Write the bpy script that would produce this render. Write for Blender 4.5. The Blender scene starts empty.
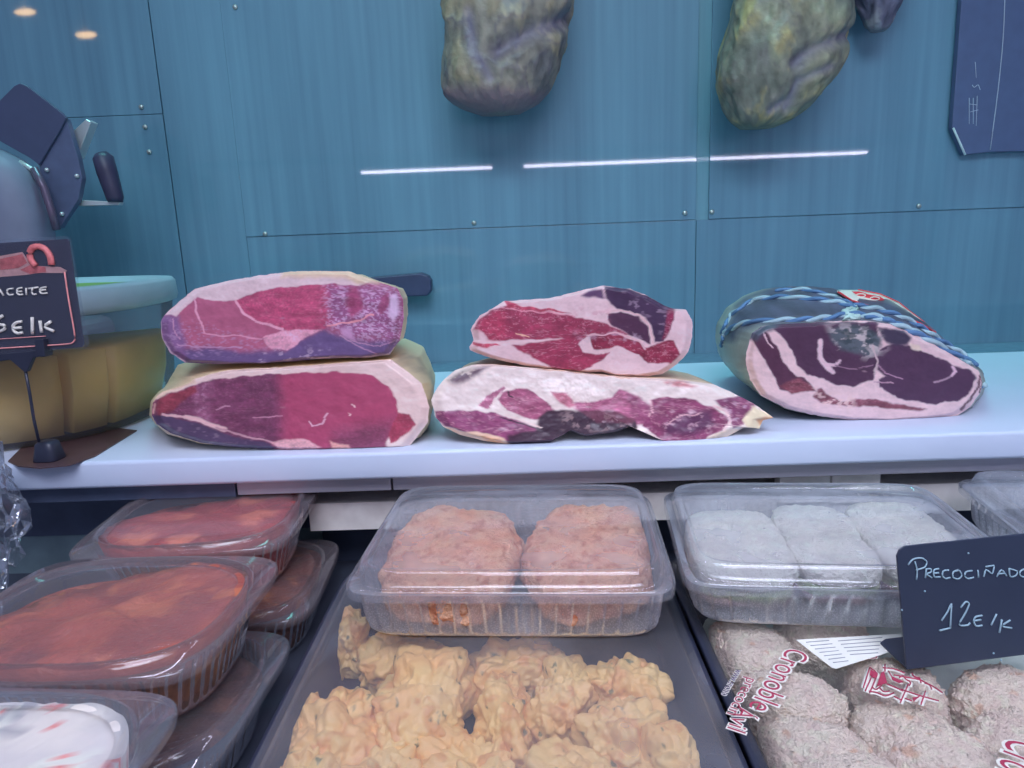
import bpy, bmesh, math, random
import numpy as np
from mathutils import Vector
from mathutils.bvhtree import BVHTree
random.seed(7)
SC = bpy.context.scene
COL = SC.collection
# ------------------------------------------------------------------ camera frame
FPX = 710.0
_p, _r, _y = math.radians(12), math.radians(2.2), math.radians(1.0)
F0 = np.array([0, math.cos(_p), -math.sin(_p)]); U0 = np.array([0, math.sin(_p), math.cos(_p)]); R0 = np.array([1., 0, 0])
R1 = R0*math.cos(_r)-U0*math.sin(_r); U1 = U0*math.cos(_r)+R0*math.sin(_r)
ZR = np.array([[math.cos(_y), -math.sin(_y), 0], [math.sin(_y), math.cos(_y), 0], [0, 0, 1]])
CF, CR, CU = ZR@F0, ZR@R1, ZR@U1
CAM = np.array([0, 0, 1.45])
def ray(x, y): return CF+CR*((x-512)/FPX)-CU*((y-384)/FPX)
def atY(x, y, Y): d = ray(x, y); return CAM+d*(Y/d[1])
def atz(x, y, z): d = ray(x, y); return CAM+d*((z-CAM[2])/d[2])
def onpl(x, y, P, n): d = ray(x, y); return CAM+d*(((np.array(P)-CAM)@n)/(d@n))
def prj(P):
    d = np.asarray(P)-CAM; w = d@CF
    return np.stack([512+FPX*(d@CR)/w, 384-FPX*(d@CU)/w], -1)
cam = bpy.data.cameras.new('camera'); co = bpy.data.objects.new('camera', cam); COL.objects.link(co)
from mathutils import Matrix
m = Matrix(((CR[0], CU[0], -CF[0], CAM[0]), (CR[1], CU[1], -CF[1], CAM[1]), (CR[2], CU[2], -CF[2], CAM[2]), (0, 0, 0, 1)))
co.matrix_world = m
cam.sensor_width = 36; cam.lens = FPX/1024*36; cam.clip_start = .01
SC.camera = co
# ------------------------------------------------------------------ colour
def lin(c):
    c = np.asarray(c, float)/255
    return np.where(c <= .04045, c/12.92, ((c+.055)/1.055)**2.4)
LF = np.array([.66, .74, 1.05])       # light level on a front-lit white surface
LB = np.array([.40, .56, .72])       # light level at the back wall
def A(c, L=LF, k=1.0):
    return np.clip(lin(c)/L*k, .004, .92)
# ------------------------------------------------------------------ noise
def vnoise(P, seed=0):
    P = np.asarray(P, float); i = np.floor(P).astype(np.int64); f = P-i; f = f*f*(3-2*f)
    def h(a, b, c):
        n = (a*73856093) ^ (b*19349663) ^ (c*83492791) ^ (seed*2654435761 & 0x7fffffff)
        n = (n ^ (n >> 13))*1274126177 & 0x7fffffff; n = (n ^ (n >> 16))*668265263 & 0x7fffffff
        return ((n >> 7) & 0xffff)/65535.0
    x, y, z = i[:, 0], i[:, 1], i[:, 2]; u, v, w = f[:, 0], f[:, 1], f[:, 2]
    def l(a, b, t): return a+(b-a)*t
    return l(l(l(h(x, y, z), h(x+1, y, z), u), l(h(x, y+1, z), h(x+1, y+1, z), u), v),
             l(l(h(x, y, z+1), h(x+1, y, z+1), u), l(h(x, y+1, z+1), h(x+1, y+1, z+1), u), v), w)*2-1
def fbm(P, o=4, seed=0):
    s = 0; a = 1; P = np.asarray(P, float)
    for k in range(o): s = s+a*vnoise(P*(2**k), seed+k); a *= .5
    return s
def sst(a, b, x): t = np.clip((x-a)/(b-a), 0, 1); return t*t*(3-2*t)
# ------------------------------------------------------------------ materials
MATS = {}
def nmat(name):
    mt = bpy.data.materials.new(name); mt.use_nodes = True; nt = mt.node_tree
    b = nt.nodes['Principled BSDF']; return mt, nt, b
def noise_node(nt, scale, detail=4, stretch=None, coord='Object'):
    tc = nt.nodes.new('ShaderNodeTexCoord'); n = nt.nodes.new('ShaderNodeTexNoise')
    n.inputs['Scale'].default_value = scale; n.inputs['Detail'].default_value = detail
    src = tc.outputs[coord]
    if stretch:
        mp = nt.nodes.new('ShaderNodeMapping'); mp.inputs['Scale'].default_value = stretch
        nt.links.new(src, mp.inputs[0]); src = mp.outputs[0]
    nt.links.new(src, n.inputs['Vector']); return n
def bump(nt, b, n, strength, dist):
    bp = nt.nodes.new('ShaderNodeBump'); bp.inputs['Strength'].default_value = strength; bp.inputs['Distance'].default_value = dist
    nt.links.new(n.outputs['Fac'], bp.inputs['Height']); nt.links.new(bp.outputs[0], b.inputs['Normal'])
def solid(name, c, rough=.5, metal=0, L=LF, raw=None, var=.12, scale=40, bmp=0, stretch=None, spec=.5, coat=0):
    if name in MATS: return MATS[name]
    mt, nt, b = nmat(name); a = np.array(raw) if raw is not None else A(c, L)
    n = noise_node(nt, scale, 4, stretch); rp = nt.nodes.new('ShaderNodeValToRGB')
    rp.color_ramp.elements[0].position = .3; rp.color_ramp.elements[1].position = .7
    rp.color_ramp.elements[0].color = (*np.clip(a*(1-var), 0, 1), 1); rp.color_ramp.elements[1].color = (*np.clip(a*(1+var), 0, 1), 1)
    nt.links.new(n.outputs['Fac'], rp.inputs[0]); nt.links.new(rp.outputs[0], b.inputs['Base Color'])
    b.inputs['Roughness'].default_value = rough; b.inputs['Metallic'].default_value = metal
    b.inputs['Specular IOR Level'].default_value = spec; b.inputs['Coat Weight'].default_value = coat
    if bmp: bump(nt, b, n, bmp, .002)
    MATS[name] = mt; return mt
def vcol(name, rough=.5, bs=200, bst=.3, bd=.001, sss=0, coat=0, spec=.5, rvar=0):
    if name in MATS: return MATS[name]
    mt, nt, b = nmat(name); at = nt.nodes.new('ShaderNodeAttribute'); at.attribute_name = 'Col'
    nt.links.new(at.outputs['Color'], b.inputs['Base Color']); b.inputs['Roughness'].default_value = rough
    b.inputs['Specular IOR Level'].default_value = spec; b.inputs['Coat Weight'].default_value = coat; b.inputs['Coat Roughness'].default_value = .25
    n = noise_node(nt, bs, 5)
    if bst: bump(nt, b, n, bst, bd)
    MATS[name] = mt; return mt
def clear(name, tint=(.93, .95, .97), haze=.05, refl=.9, rough=.06, fog=0, fogscale=25, blend=.22, hazecol=(.8, .84, .9), drops=0):
    """thin clear plastic sheet: see-through, mirror-like at grazing angles, faint milky haze, optional condensation"""
    if name in MATS: return MATS[name]
    mt = bpy.data.materials.new(name); mt.use_nodes = True; nt = mt.node_tree; nt.nodes.clear()
    N = nt.nodes.new; Lk = nt.links.new
    out = N('ShaderNodeOutputMaterial'); tr = N('ShaderNodeBsdfTransparent'); gl = N('ShaderNodeBsdfGlossy'); df = N('ShaderNodeBsdfDiffuse'); tl = N('ShaderNodeBsdfTranslucent')
    tr.inputs[0].default_value = (*tint, 1); gl.inputs['Roughness'].default_value = rough; gl.inputs['Color'].default_value = (refl, refl, refl, 1)
    df.inputs[0].default_value = (*hazecol, 1); tl.inputs[0].default_value = (*hazecol, 1)
    mh = N('ShaderNodeMixShader'); mh.inputs[0].default_value = .45; Lk(df.outputs[0], mh.inputs[1]); Lk(tl.outputs[0], mh.inputs[2])
    m1 = N('ShaderNodeMixShader'); lw = N('ShaderNodeLayerWeight'); lw.inputs[0].default_value = blend
    mm = N('ShaderNodeMath'); mm.operation = 'MULTIPLY'; mm.inputs[1].default_value = .85; Lk(lw.outputs['Fresnel'], mm.inputs[0])
    Lk(mm.outputs[0], m1.inputs[0]); Lk(tr.outputs[0], m1.inputs[1]); Lk(gl.outputs[0], m1.inputs[2])
    m2 = N('ShaderNodeMixShader'); Lk(m1.outputs[0], m2.inputs[1]); Lk(mh.outputs[0], m2.inputs[2])
    if fog or drops:
        n = noise_node(nt, fogscale, 3); rp = N('ShaderNodeValToRGB'); rp.color_ramp.elements[0].position = .28; rp.color_ramp.elements[1].position = .80
        rp.color_ramp.elements[0].color = (haze,)*3+(1,); rp.color_ramp.elements[1].color = (haze+fog,)*3+(1,)
        Lk(n.outputs['Fac'], rp.inputs[0]); last = rp.outputs[0]
        if drops:
            n2 = noise_node(nt, fogscale*22, 2); r2 = N('ShaderNodeValToRGB'); r2.color_ramp.elements[0].position = .52; r2.color_ramp.elements[1].position = .62
            r2.color_ramp.elements[0].color = (0, 0, 0, 1); r2.color_ramp.elements[1].color = (drops,)*3+(1,)
            Lk(n2.outputs['Fac'], r2.inputs[0]); ad = N('ShaderNodeMath'); ad.operation = 'ADD'; ad.use_clamp = True
            Lk(last, ad.inputs[0]); Lk(r2.outputs[0], ad.inputs[1]); last = ad.outputs[0]
        Lk(last, m2.inputs[0])
    else: m2.inputs[0].default_value = haze
    Lk(m2.outputs[0], out.inputs[0]); MATS[name] = mt; return mt
def emit(name, c, s):
    mt = bpy.data.materials.new(name); mt.use_nodes = True; nt = mt.node_tree; nt.nodes.clear()
    e = nt.nodes.new('ShaderNodeEmission'); o = nt.nodes.new('ShaderNodeOutputMaterial'); e.inputs[0].default_value = (*c, 1); e.inputs[1].default_value = s
    nt.links.new(e.outputs[0], o.inputs[0]); return mt
# ------------------------------------------------------------------ mesh building
WL = {}
def wl(o): return WL.get(o.name, np.zeros(3)) if o else np.zeros(3)
def tag(o, label=None, cat=None, group=None, kind=None):
    if label: o['label'] = label
    if cat: o['category'] = cat
    if group: o['group'] = group
    if kind: o['kind'] = kind
    return o
def thing(name, label, cat, loc, group=None):
    o = bpy.data.objects.new(name, None); COL.objects.link(o); o.empty_display_size = .05
    o.location = tuple(float(v) for v in loc); WL[o.name] = np.array(loc, float)
    return tag(o, label, cat, group)
class MB:
    def __init__(s): s.v = []; s.f = []; s.c = []
    def add(s, V, Fc, c=None):
        n = len(s.v); s.v += [tuple(map(float, p)) for p in V]; s.f += [tuple(int(i)+n for i in q) for q in Fc]
        if c is not None: s.c += [tuple(map(float, q)) for q in c]
        return s
    def box(s, a, b, M=None):
        a = np.array(a, float); b = np.array(b, float)
        V = np.array([[a[0] if i & 1 == 0 else b[0], a[1] if i & 2 == 0 else b[1], a[2] if i & 4 == 0 else b[2]] for i in range(8)])
        if M is not None: V = V@np.array(M)[:, :3].T
        return s.add(V, [(0, 2, 3, 1), (4, 5, 7, 6), (0, 1, 5, 4), (2, 6, 7, 3), (0, 4, 6, 2), (1, 3, 7, 5)])
    def prism(s, P, off):
        P = np.array(P, float); n = len(P); off = np.array(off, float)
        V = np.concatenate([P, P+off]); Fc = [tuple(range(n))[::-1], tuple(range(n, 2*n))]+[(i, (i+1) % n, n+(i+1) % n, n+i) for i in range(n)]
        return s.add(V, Fc)
    def loft(s, rings, cap0=True, cap1=True, c=None):
        n = len(rings[0]); V = np.concatenate([np.asarray(r, float) for r in rings]); Fc = []
        for k in range(len(rings)-1):
            for i in range(n):
                j = (i+1) % n; Fc.append((k*n+i, k*n+j, (k+1)*n+j, (k+1)*n+i))
        V = list(V)
        if cap0:
            V.append(np.mean(rings[0], 0)); q = len(V)-1; Fc += [(q, (i+1) % n, i) for i in range(n)]
        if cap1:
            V.append(np.mean(rings[-1], 0)); q = len(V)-1; b = (len(rings)-1)*n; Fc += [(q, b+i, b+(i+1) % n) for i in range(n)]
        return s.add(V, Fc, c)
    def tube(s, P, r, seg=8, closed=False):
        P = [np.array(p, float) for p in P]; n = len(P); rr = r if hasattr(r, '__len__') else [r]*n; rings = []
        up = np.array([0.03, .02, 1.])
        for i in range(n):
            t = P[min(i+1, n-1)]-P[max(i-1, 0)]; t = t/(np.linalg.norm(t)+1e-12)
            a = np.cross(t, up)
            if np.linalg.norm(a) < .1: a = np.cross(t, [1, 0.1, 0])
            a /= np.linalg.norm(a); b = np.cross(t, a)
            rings.append([P[i]+rr[i]*(a*math.cos(2*math.pi*k/seg)+b*math.sin(2*math.pi*k/seg)) for k in range(seg)])
        return s.loft(rings)
    def sphere(s, c, r, n=12, m=8):
        r = np.array([r]*3 if not hasattr(r, '__len__') else r, float); c = np.array(c, float); rings = []
        for j in range(1, m):
            ph = -math.pi/2+math.pi*j/m
            rings.append([c+r*np.array([math.cos(ph)*math.cos(2*math.pi*i/n), math.cos(ph)*math.sin(2*math.pi*i/n), math.sin(ph)]) for i in range(n)])
        return s.loft(rings)
    def build(s, name, mat, parent=None, smooth=True, bevel=0, kind=None):
        V = np.array(s.v, float)-wl(parent); org = np.zeros(3)
        if parent is None: org = np.array([V[:, 0].mean(), V[:, 1].mean(), V[:, 2].min()]); V = V-org
        me = bpy.data.meshes.new(name); me.from_pydata(V.tolist(), [], s.f); me.update()
        if s.c:
            ca = me.color_attributes.new('Col', 'FLOAT_COLOR', 'POINT')
            buf = np.ones((len(s.v), 4), np.float32); cc = np.array(s.c); buf[:len(cc), :3] = cc
            if len(cc) < len(s.v): buf[len(cc):, :3] = cc.mean(0)
            ca.data.foreach_set('color', buf.ravel())
        me.materials.append(mat)
        bm = bmesh.new(); bm.from_mesh(me); bmesh.ops.recalc_face_normals(bm, faces=bm.faces); bm.to_mesh(me); bm.free()
        o = bpy.data.objects.new(name, me); COL.objects.link(o)
        if parent is not None: o.parent = parent; WL[o.name] = wl(parent)
        else: o.location = tuple(org); WL[o.name] = org
        if smooth:
            me.polygons.foreach_set('use_smooth', [True]*len(me.polygons))
            if smooth == 'auto': me.set_sharp_from_angle(angle=math.radians(35))
        if bevel:
            b = o.modifiers.new('bevel', 'BEVEL'); b.width = bevel; b.segments = 3; b.limit_method = 'ANGLE'; b.angle_limit = math.radians(40)
        if kind: o['kind'] = kind
        return o
def sup(cx, cy, z, w, d, n, N=240, rot=0, mod=None):
    t = np.linspace(0, 2*np.pi, N, endpoint=False); c, s = np.cos(t), np.sin(t)
    rr = (np.abs(c)**n+np.abs(s)**n)**(-1/n)
    # even spacing along the outline
    x, y = rr*c*w/2, rr*s*d/2
    X = np.append(x, x[0]); Y = np.append(y, y[0]); L = np.concatenate([[0], np.cumsum(np.hypot(np.diff(X), np.diff(Y)))])
    q = np.linspace(0, L[-1], N, endpoint=False); x = np.interp(q, L, X); y = np.interp(q, L, Y)
    if mod is not None:
        l = np.hypot(x, y); x = x*(1+mod/l); y = y*(1+mod/l)
    a, b = math.cos(rot), math.sin(rot)
    return np.stack([cx+a*x-b*y, cy+b*x+a*y, np.full(N, z)], 1)
# ================================================================== SETTING
teal = (60, 106, 136)
def wall_mat(name, c, seedoff, coat=.9):
    mt, nt, b = nmat(name); a = A(c, LB)
    n = noise_node(nt, 1, 8, (70, 70, 2.2)); n2 = noise_node(nt, 1, 3, (9, 9, .9))
    rp = nt.nodes.new('ShaderNodeValToRGB'); e = rp.color_ramp.elements
    e[0].position = .32; e[1].position = .70; e[0].color = (*(a*np.array([.78, .80, .83])), 1); e[1].color = (*np.clip(a*np.array([1.28, 1.24, 1.20]), 0, 1), 1)
    ad = nt.nodes.new('ShaderNodeMix'); ad.inputs[0].default_value = .5
    nt.links.new(n.outputs['Fac'], ad.inputs[2]); nt.links.new(n2.outputs['Fac'], ad.inputs[3])
    nt.links.new(ad.outputs[0], rp.inputs[0]); nt.links.new(rp.outputs[0], b.inputs['Base Color'])
    b.inputs['Roughness'].default_value = .55; b.inputs['Coat Weight'].default_value = coat; b.inputs['Coat Roughness'].default_value = .035
    return mt
M_wall = wall_mat('wood_grain_laminate', teal, 0)
M_strip = wall_mat('joint_strip_laminate', (68, 118, 144), 0, .2)
WY = 1.35
mb = MB().box((-2.6, WY, 0), (2.8, WY+.05, 3.2)); wall = mb.build('wall_back', M_strip, None, False, kind='structure')
zs = 1.461
xl0 = atY(165, 120, WY)[0]; xa = atY(234, 120, WY)[0]+.0005; xb = atY(696, 160, WY)[0]; xc = atY(709, 160, WY)[0]
zl = atY(100, 117, WY)[2]
def panel(x0, x1, z0, z1, t=.006):
    MB().box((x0, WY-t, z0), (x1, WY, z1)).build('panel', M_wall, wall, False, bevel=.0006)
panel(-2.6, xl0-.0007, zl+.0004, 3.2); panel(-2.6, xl0-.0007, .1, zl-.0004)
panel(xl0+.0007, xa-.0003, .1, 3.2, .0045); panel(xa+.0003, xb, zs+.0005, 3.2); panel(xc, 2.8, zs+.0005, 3.2); panel(xa+.0003, xb+.0, .1, zs-.0005, .005); panel(xb+.0016, 2.8, .1, zs-.0005, .005)
M_screw = solid('screw_steel', (150, 165, 185), .3, .8)
for x, y in ((235, 7), (141, 107), (145, 127), (149, 152), (474, 223), (685, 213), (712, 212), (919, 206), (265, 234)):
    c = atY(x, y, WY-.007); MB().sphere(c, (.0045, .0025, .0045)).build('screw', M_screw, wall)
MB().box((-2.6, -2.0, -.05), (2.8, WY, 0)).build('floor', solid('floor_tile', (120, 120, 125), .5), None, False, kind='structure')
M_white = solid('white_enamel', (205, 208, 235), .35)
M_steel = solid('brushed_steel', (150, 156, 192), .35, .15, var=.06, scale=30, stretch=(1, 60, 60))
M_dark = solid('dark_and_shaded_plastic', (66, 80, 118), .45)
M_deck = solid('case_deck_grey', (66, 76, 106), .4, var=.08)
MB().box((-1.2, .12, .0), (1.3, .86, 1.06)).build('counter_base', M_white, None, False, bevel=.005, kind='structure')
MB().box((-1.2, .12, 1.06), (1.3, .86, 1.09)).build('counter_deck', M_deck, None, False, bevel=.002, kind='structure')
# back of the display case under the board
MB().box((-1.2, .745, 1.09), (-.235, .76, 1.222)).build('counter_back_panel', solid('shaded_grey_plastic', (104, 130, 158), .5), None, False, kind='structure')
pa, pb = atY(345, 503, .685)[2], atY(345, 530, .685)[2]
MB().box((-.226, .685, pb), (1.3, .752, pa)).build('counter_back_panel', M_white, None, False, kind='structure')
MB().box((-.235, .752, 1.09), (1.3, .76, 1.222)).build('counter_back_panel', M_dark, None, False, kind='structure')
MB().box((-1.2, .742, 1.136), (-.235, .746, 1.176)).build('counter_trim', M_dark, None, False, kind='structure')  # dark colour stands for the shade over the left end of the strip
MB().box((-1.2, .664, 1.204), (-.29, .70, 1.2225)).build('counter_rail', M_dark, None, False, bevel=.001, kind='structure')  # left length of rail coloured dark for the shade falling there
MB().box((-.288, .664, 1.2055), (-.135, .70, 1.2225)).build('counter_rail', M_steel, None, False, bevel=.001, kind='structure')
MB().box((-.133, .664, 1.2055), (1.3, .70, 1.2225)).build('counter_rail', M_steel, None, False, bevel=.001, kind='structure')
MB().box((-1.2, .70, 1.21), (1.3, 1.06, 1.2225)).build('counter_shelf', M_steel, None, False, kind='structure')
MB().box((-1.2, 1.04, 0), (1.3, WY-.007, 1.212)).build('counter_rear_ledge', M_wall, None, False, kind='structure')
for k, (a, b) in enumerate(((780, 830), (832, 880))):
    p0 = atY(a, 478, .68); p1 = atY(b, 491, .68)
    MB().box((p0[0], .680, p1[2]-.012), (p1[0], .695, min(p0[2]+.004, 1.204))).build('counter_trim', M_white, None, False, bevel=.001, kind='structure')
# serving board
M_board = solid('white_cutting_board', None, .33, raw=(.60, .68, .82), var=.02, scale=14, bmp=.03)
bd = MB().box((-1.0, .648, 1.2225), (1.25, 1.05, 1.25)).build('cutting_board', M_board, None, True, bevel=.004)
tag(bd, 'long thick white plastic cutting board carrying the cut hams', 'cutting board')
# ================================================================== HAMS
def pip(P, poly):
    x, y = P[:, 0], P[:, 1]; n = len(poly); ins = np.zeros(len(P), bool); dm = np.full(len(P), 1e9)
    for i in range(n):
        a = poly[i]; b = poly[(i+1) % n]
        cond = ((a[1] > y) != (b[1] > y)); dy = (b[1]-a[1]) if b[1] != a[1] else 1e-9
        ins ^= cond & (x < (b[0]-a[0])*(y-a[1])/dy+a[0])
        dm = np.minimum(dm, segd(P, a, b))
    return np.where(ins, dm, -dm)
def segd(P, a, b):
    a = np.array(a, float); b = np.array(b, float); d = b-a; t = np.clip(((P-a)@d)/(d@d+1e-9), 0, 1)
    return np.linalg.norm(P-(a+t[:, None]*d), axis=1)
def paint(P, base, layers, L=LF, warp=1.0, seed=0, marble=.25, kk=1.0):
    Q3 = np.c_[P/9., np.full(len(P), seed*3.7)]
    W = P+warp*np.c_[fbm(Q3, 3, 11+seed), fbm(Q3, 3, 31+seed)]*1.3
    C = np.tile(A(base, L), (len(P), 1))
    leanm = np.zeros(len(P))
    for l in layers:
        k = l[0]; col = A(l[2] if k in 'pls' else l[1], L)
        if k == 'p': a = sst(-l[3], l[3], pip(W, l[1])); isl = (l[2][0]-l[2][1]) > 40
        elif k == 'l':
            pts, wd = l[1], l[3]; d = np.min([segd(W, pts[i], pts[i+1]) for i in range(len(pts)-1)], 0); a = 1-sst(wd*.35, wd*.65+.4, d); isl = False
        elif k == 's':   # speckle inside a polygon: (s, poly, col, scale, thr, amount)
            pm = sst(-6, 10, pip(W, l[1])); n = fbm(np.c_[P[:, 0]/l[3], P[:, 1]/l[3]*1.5, np.full(len(P), seed+5.)], 4, 77+seed)
            a = pm*sst(l[4], l[4]+.35, n)*l[5]; isl = None
        C = C*(1-a[:, None])+col*a[:, None]
        if isl is not None: leanm = leanm*(1-a)+(a if isl else 0)
    n1 = fbm(np.c_[P[:, 0]/14, P[:, 1]/5, np.full(len(P), seed+1.)], 4, 5+seed)
    ridge = 1-np.abs(fbm(np.c_[P[:, 0]/9+n1*.7, P[:, 1]/4.2, np.full(len(P), seed+9.)], 4, 19+seed))*7
    vein = np.clip(ridge, 0, 1)*marble*leanm
    C = C*(1+((.07+.15*leanm)*n1)[:, None])
    C = C*(1-vein[:, None])+A((205, 160, 195), L)*vein[:, None]
    fine = fbm(np.c_[P/1.7, np.full(len(P), seed+2.)], 2, 43+seed)
    return np.clip(C*(1+((.045+.125*leanm)*fine)[:, None])*kk, .004, .93)
def radial(poly, c, N):
    poly = np.array(poly, float); c = np.array(c, float); out = []
    # arc-length resample started at the left-most direction, keeps corners
    X = np.vstack([poly, poly[:1]]); L = np.concatenate([[0], np.cumsum(np.linalg.norm(np.diff(X, axis=0), axis=1))])
    th = np.linspace(-np.pi, np.pi, N, endpoint=False)
    for t in th:
        d = np.array([math.cos(t), math.sin(t)]); best = None
        for i in range(len(poly)):
            a = poly[i]-c; b = poly[(i+1) % len(poly)]-c; e = b-a; den = d[0]*e[1]-d[1]*e[0]
            if abs(den) < 1e-9: continue
            s = (a[0]*e[1]-a[1]*e[0])/den; u = (a[0]*d[1]-a[1]*d[0])/den
            if s > 0 and -1e-6 <= u <= 1+1e-6 and (best is None or s > best): best = s
        out.append(c+d*(best or 1.0))
    return np.array(out)
def stretch_center(poly):
    poly = np.array(poly, float); return poly.mean(0)
M_meat = vcol('cut_cured_meat', .40, 260, .22, .0006, coat=.2)
M_rind = vcol('ham_rind', .5, 120, .35, .002, coat=.1)
BV = {}
def ham(label, outline, center, layers, base, Y0, tilt, zmin, depth, sil=None, silY=.05, group=None, seed=0, marble=.25, rind=(196, 184, 180), rind2=(150, 140, 150), N=420, M=80, skinlayers=None, relief=.0004, kk=1.0):
    # horizontally squeezed space gives an even fan of rays for these wide outlines
    asp = 2.6
    sq = lambda P: np.array(P, float)/np.array([asp, 1.])
    o2 = radial(sq(outline), sq(center), N)*np.array([asp, 1.])
    jit = fbm(np.c_[o2/5., np.full(N, seed*1.3)], 3, 3+seed)[:, None]*.55
    ctr = np.array(center, float); o2 = o2+(o2-ctr)/np.linalg.norm(o2-ctr, axis=1)[:, None]*jit
    zref = atY(*center, Y0)[2]
    def place(p2, back=0):
        W = np.array([atY(x, y, Y0) for x, y in p2]); z = W[:, 2]
        Yv = Y0+tilt*(z-zmin)+back
        return np.array([atY(p2[i][0], p2[i][1], Yv[i]) for i in range(len(p2))])
    ts = np.linspace(0, 1, M+1)[1:]**.8
    P2 = [ctr+(o2-ctr)*t for t in ts]; allp = np.concatenate(P2)
    rimpull = np.repeat(.006*sst(.93, 1.0, ts), N)
    rel = fbm(np.c_[allp/18., np.full(len(allp), seed+.5)], 4, 60+seed)*relief*2-0.0
    W = place(allp, rimpull+np.where(np.repeat(ts, N) > .995, 0, rel)); W[:, 2] = np.maximum(W[:, 2], zmin)
    C = paint(allp, base, layers, seed=seed, marble=marble, kk=kk)
    rings = [W[i*N:(i+1)*N] for i in range(M)]
    root = thing('cured_ham_piece', label, 'ham', (W[:, 0].mean(), Y0+depth/2, zmin), group)
    MB().loft(rings, True, False, np.vstack([C])).build('cut_face', M_meat, root)
    r0 = rings[-1]
    if sil is not None:
        s2 = radial(sq(sil), sq(center), N)*np.array([asp, 1.]); r1 = np.array([atY(x, y, Y0+silY) for x, y in s2])
    else:
        r1 = r0+np.array([0, .03, 0]); cc = r1.mean(0); r1 = cc+(r1-cc)*np.array([.985, 1, 1.0]); zb = r1[:, 2].min(); r1[:, 2] = zb+(r1[:, 2]-zb)*.95
    cc = r1.mean(0)
    body = [r0]
    for t in (.25, .5, .75): 
        q = r0*(1-t)+r1*t; bul = math.sin(t*math.pi)*.003; dd = q-q.mean(0); dd[:, 1] = 0
        body.append(q+dd/np.linalg.norm(dd, axis=1)[:, None]*(bul if sil is not None else 0))
    body.append(r1)
    rem = depth-(cc[1]-Y0)
    for t, s in ((.2, .985), (.4, .96), (.6, .92), (.78, .84), (.9, .72), (.97, .54), (1.0, .3)):
        q = cc+(r1-cc)*np.array([s, 1, s]); q[:, 1] = r1[:, 1]*(1-t)+(Y0+depth)*t; q[:, 2] += (q[:, 2]-q[:, 2])
        base_z = q[:, 2].min(); q[:, 2] -= (base_z-zmin)*.9 if base_z > zmin else 0
        body.append(q)
    V = np.concatenate(body); nz = fbm(V*28, 4, 90+seed)*.0022-.001; nz[:N] = 0; nz[N:4*N] *= .35
    cv = V-np.repeat([b.mean(0) for b in body], N, 0); cv /= np.linalg.norm(cv, axis=1)[:, None]+1e-9
    V = V+cv*nz[:, None]; V[:, 2] = np.maximum(V[:, 2], zmin)
    nn = fbm(V*22, 5, 120+seed)
    a = sst(-.3, .7, nn)[:, None]; C = A(rind)*(1-a)+A(rind2)*a; C[:N] = A(rind)
    n3 = sst(.35, .6, fbm(V*45, 4, 140+seed))[:, None]*.35; C = C*(1-n3)+A((110, 95, 95))*n3
    if skinlayers: 
        pp = prj(V); C2 = C
        for l in skinlayers:
            al = sst(-l[3], l[3], pip(pp+np.c_[nn, nn]*2, l[1]))[:, None]; C2 = C2*(1-al)+A(l[2])*al
        C = C2*(1+.45*fbm(V*np.array([70, 70, 90]), 4, 170+seed)[:, None]*(sst(-4, 4, pip(pp, skinlayers[0][1]))[:, None]))
    rb = [V[i*N:(i+1)*N] for i in range(len(body))]
    mbb = MB().loft(rb, False, True, C); mbb.build('rind', M_rind, root)
    BV[label] = BVHTree.FromPolygons([Vector(v) for v in mbb.v]+[], mbb.f)
    return root, rings
def zc(ox, oy, sc): return lambda pts: [(ox+x/sc, oy+y/sc) for x, y in pts]
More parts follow.
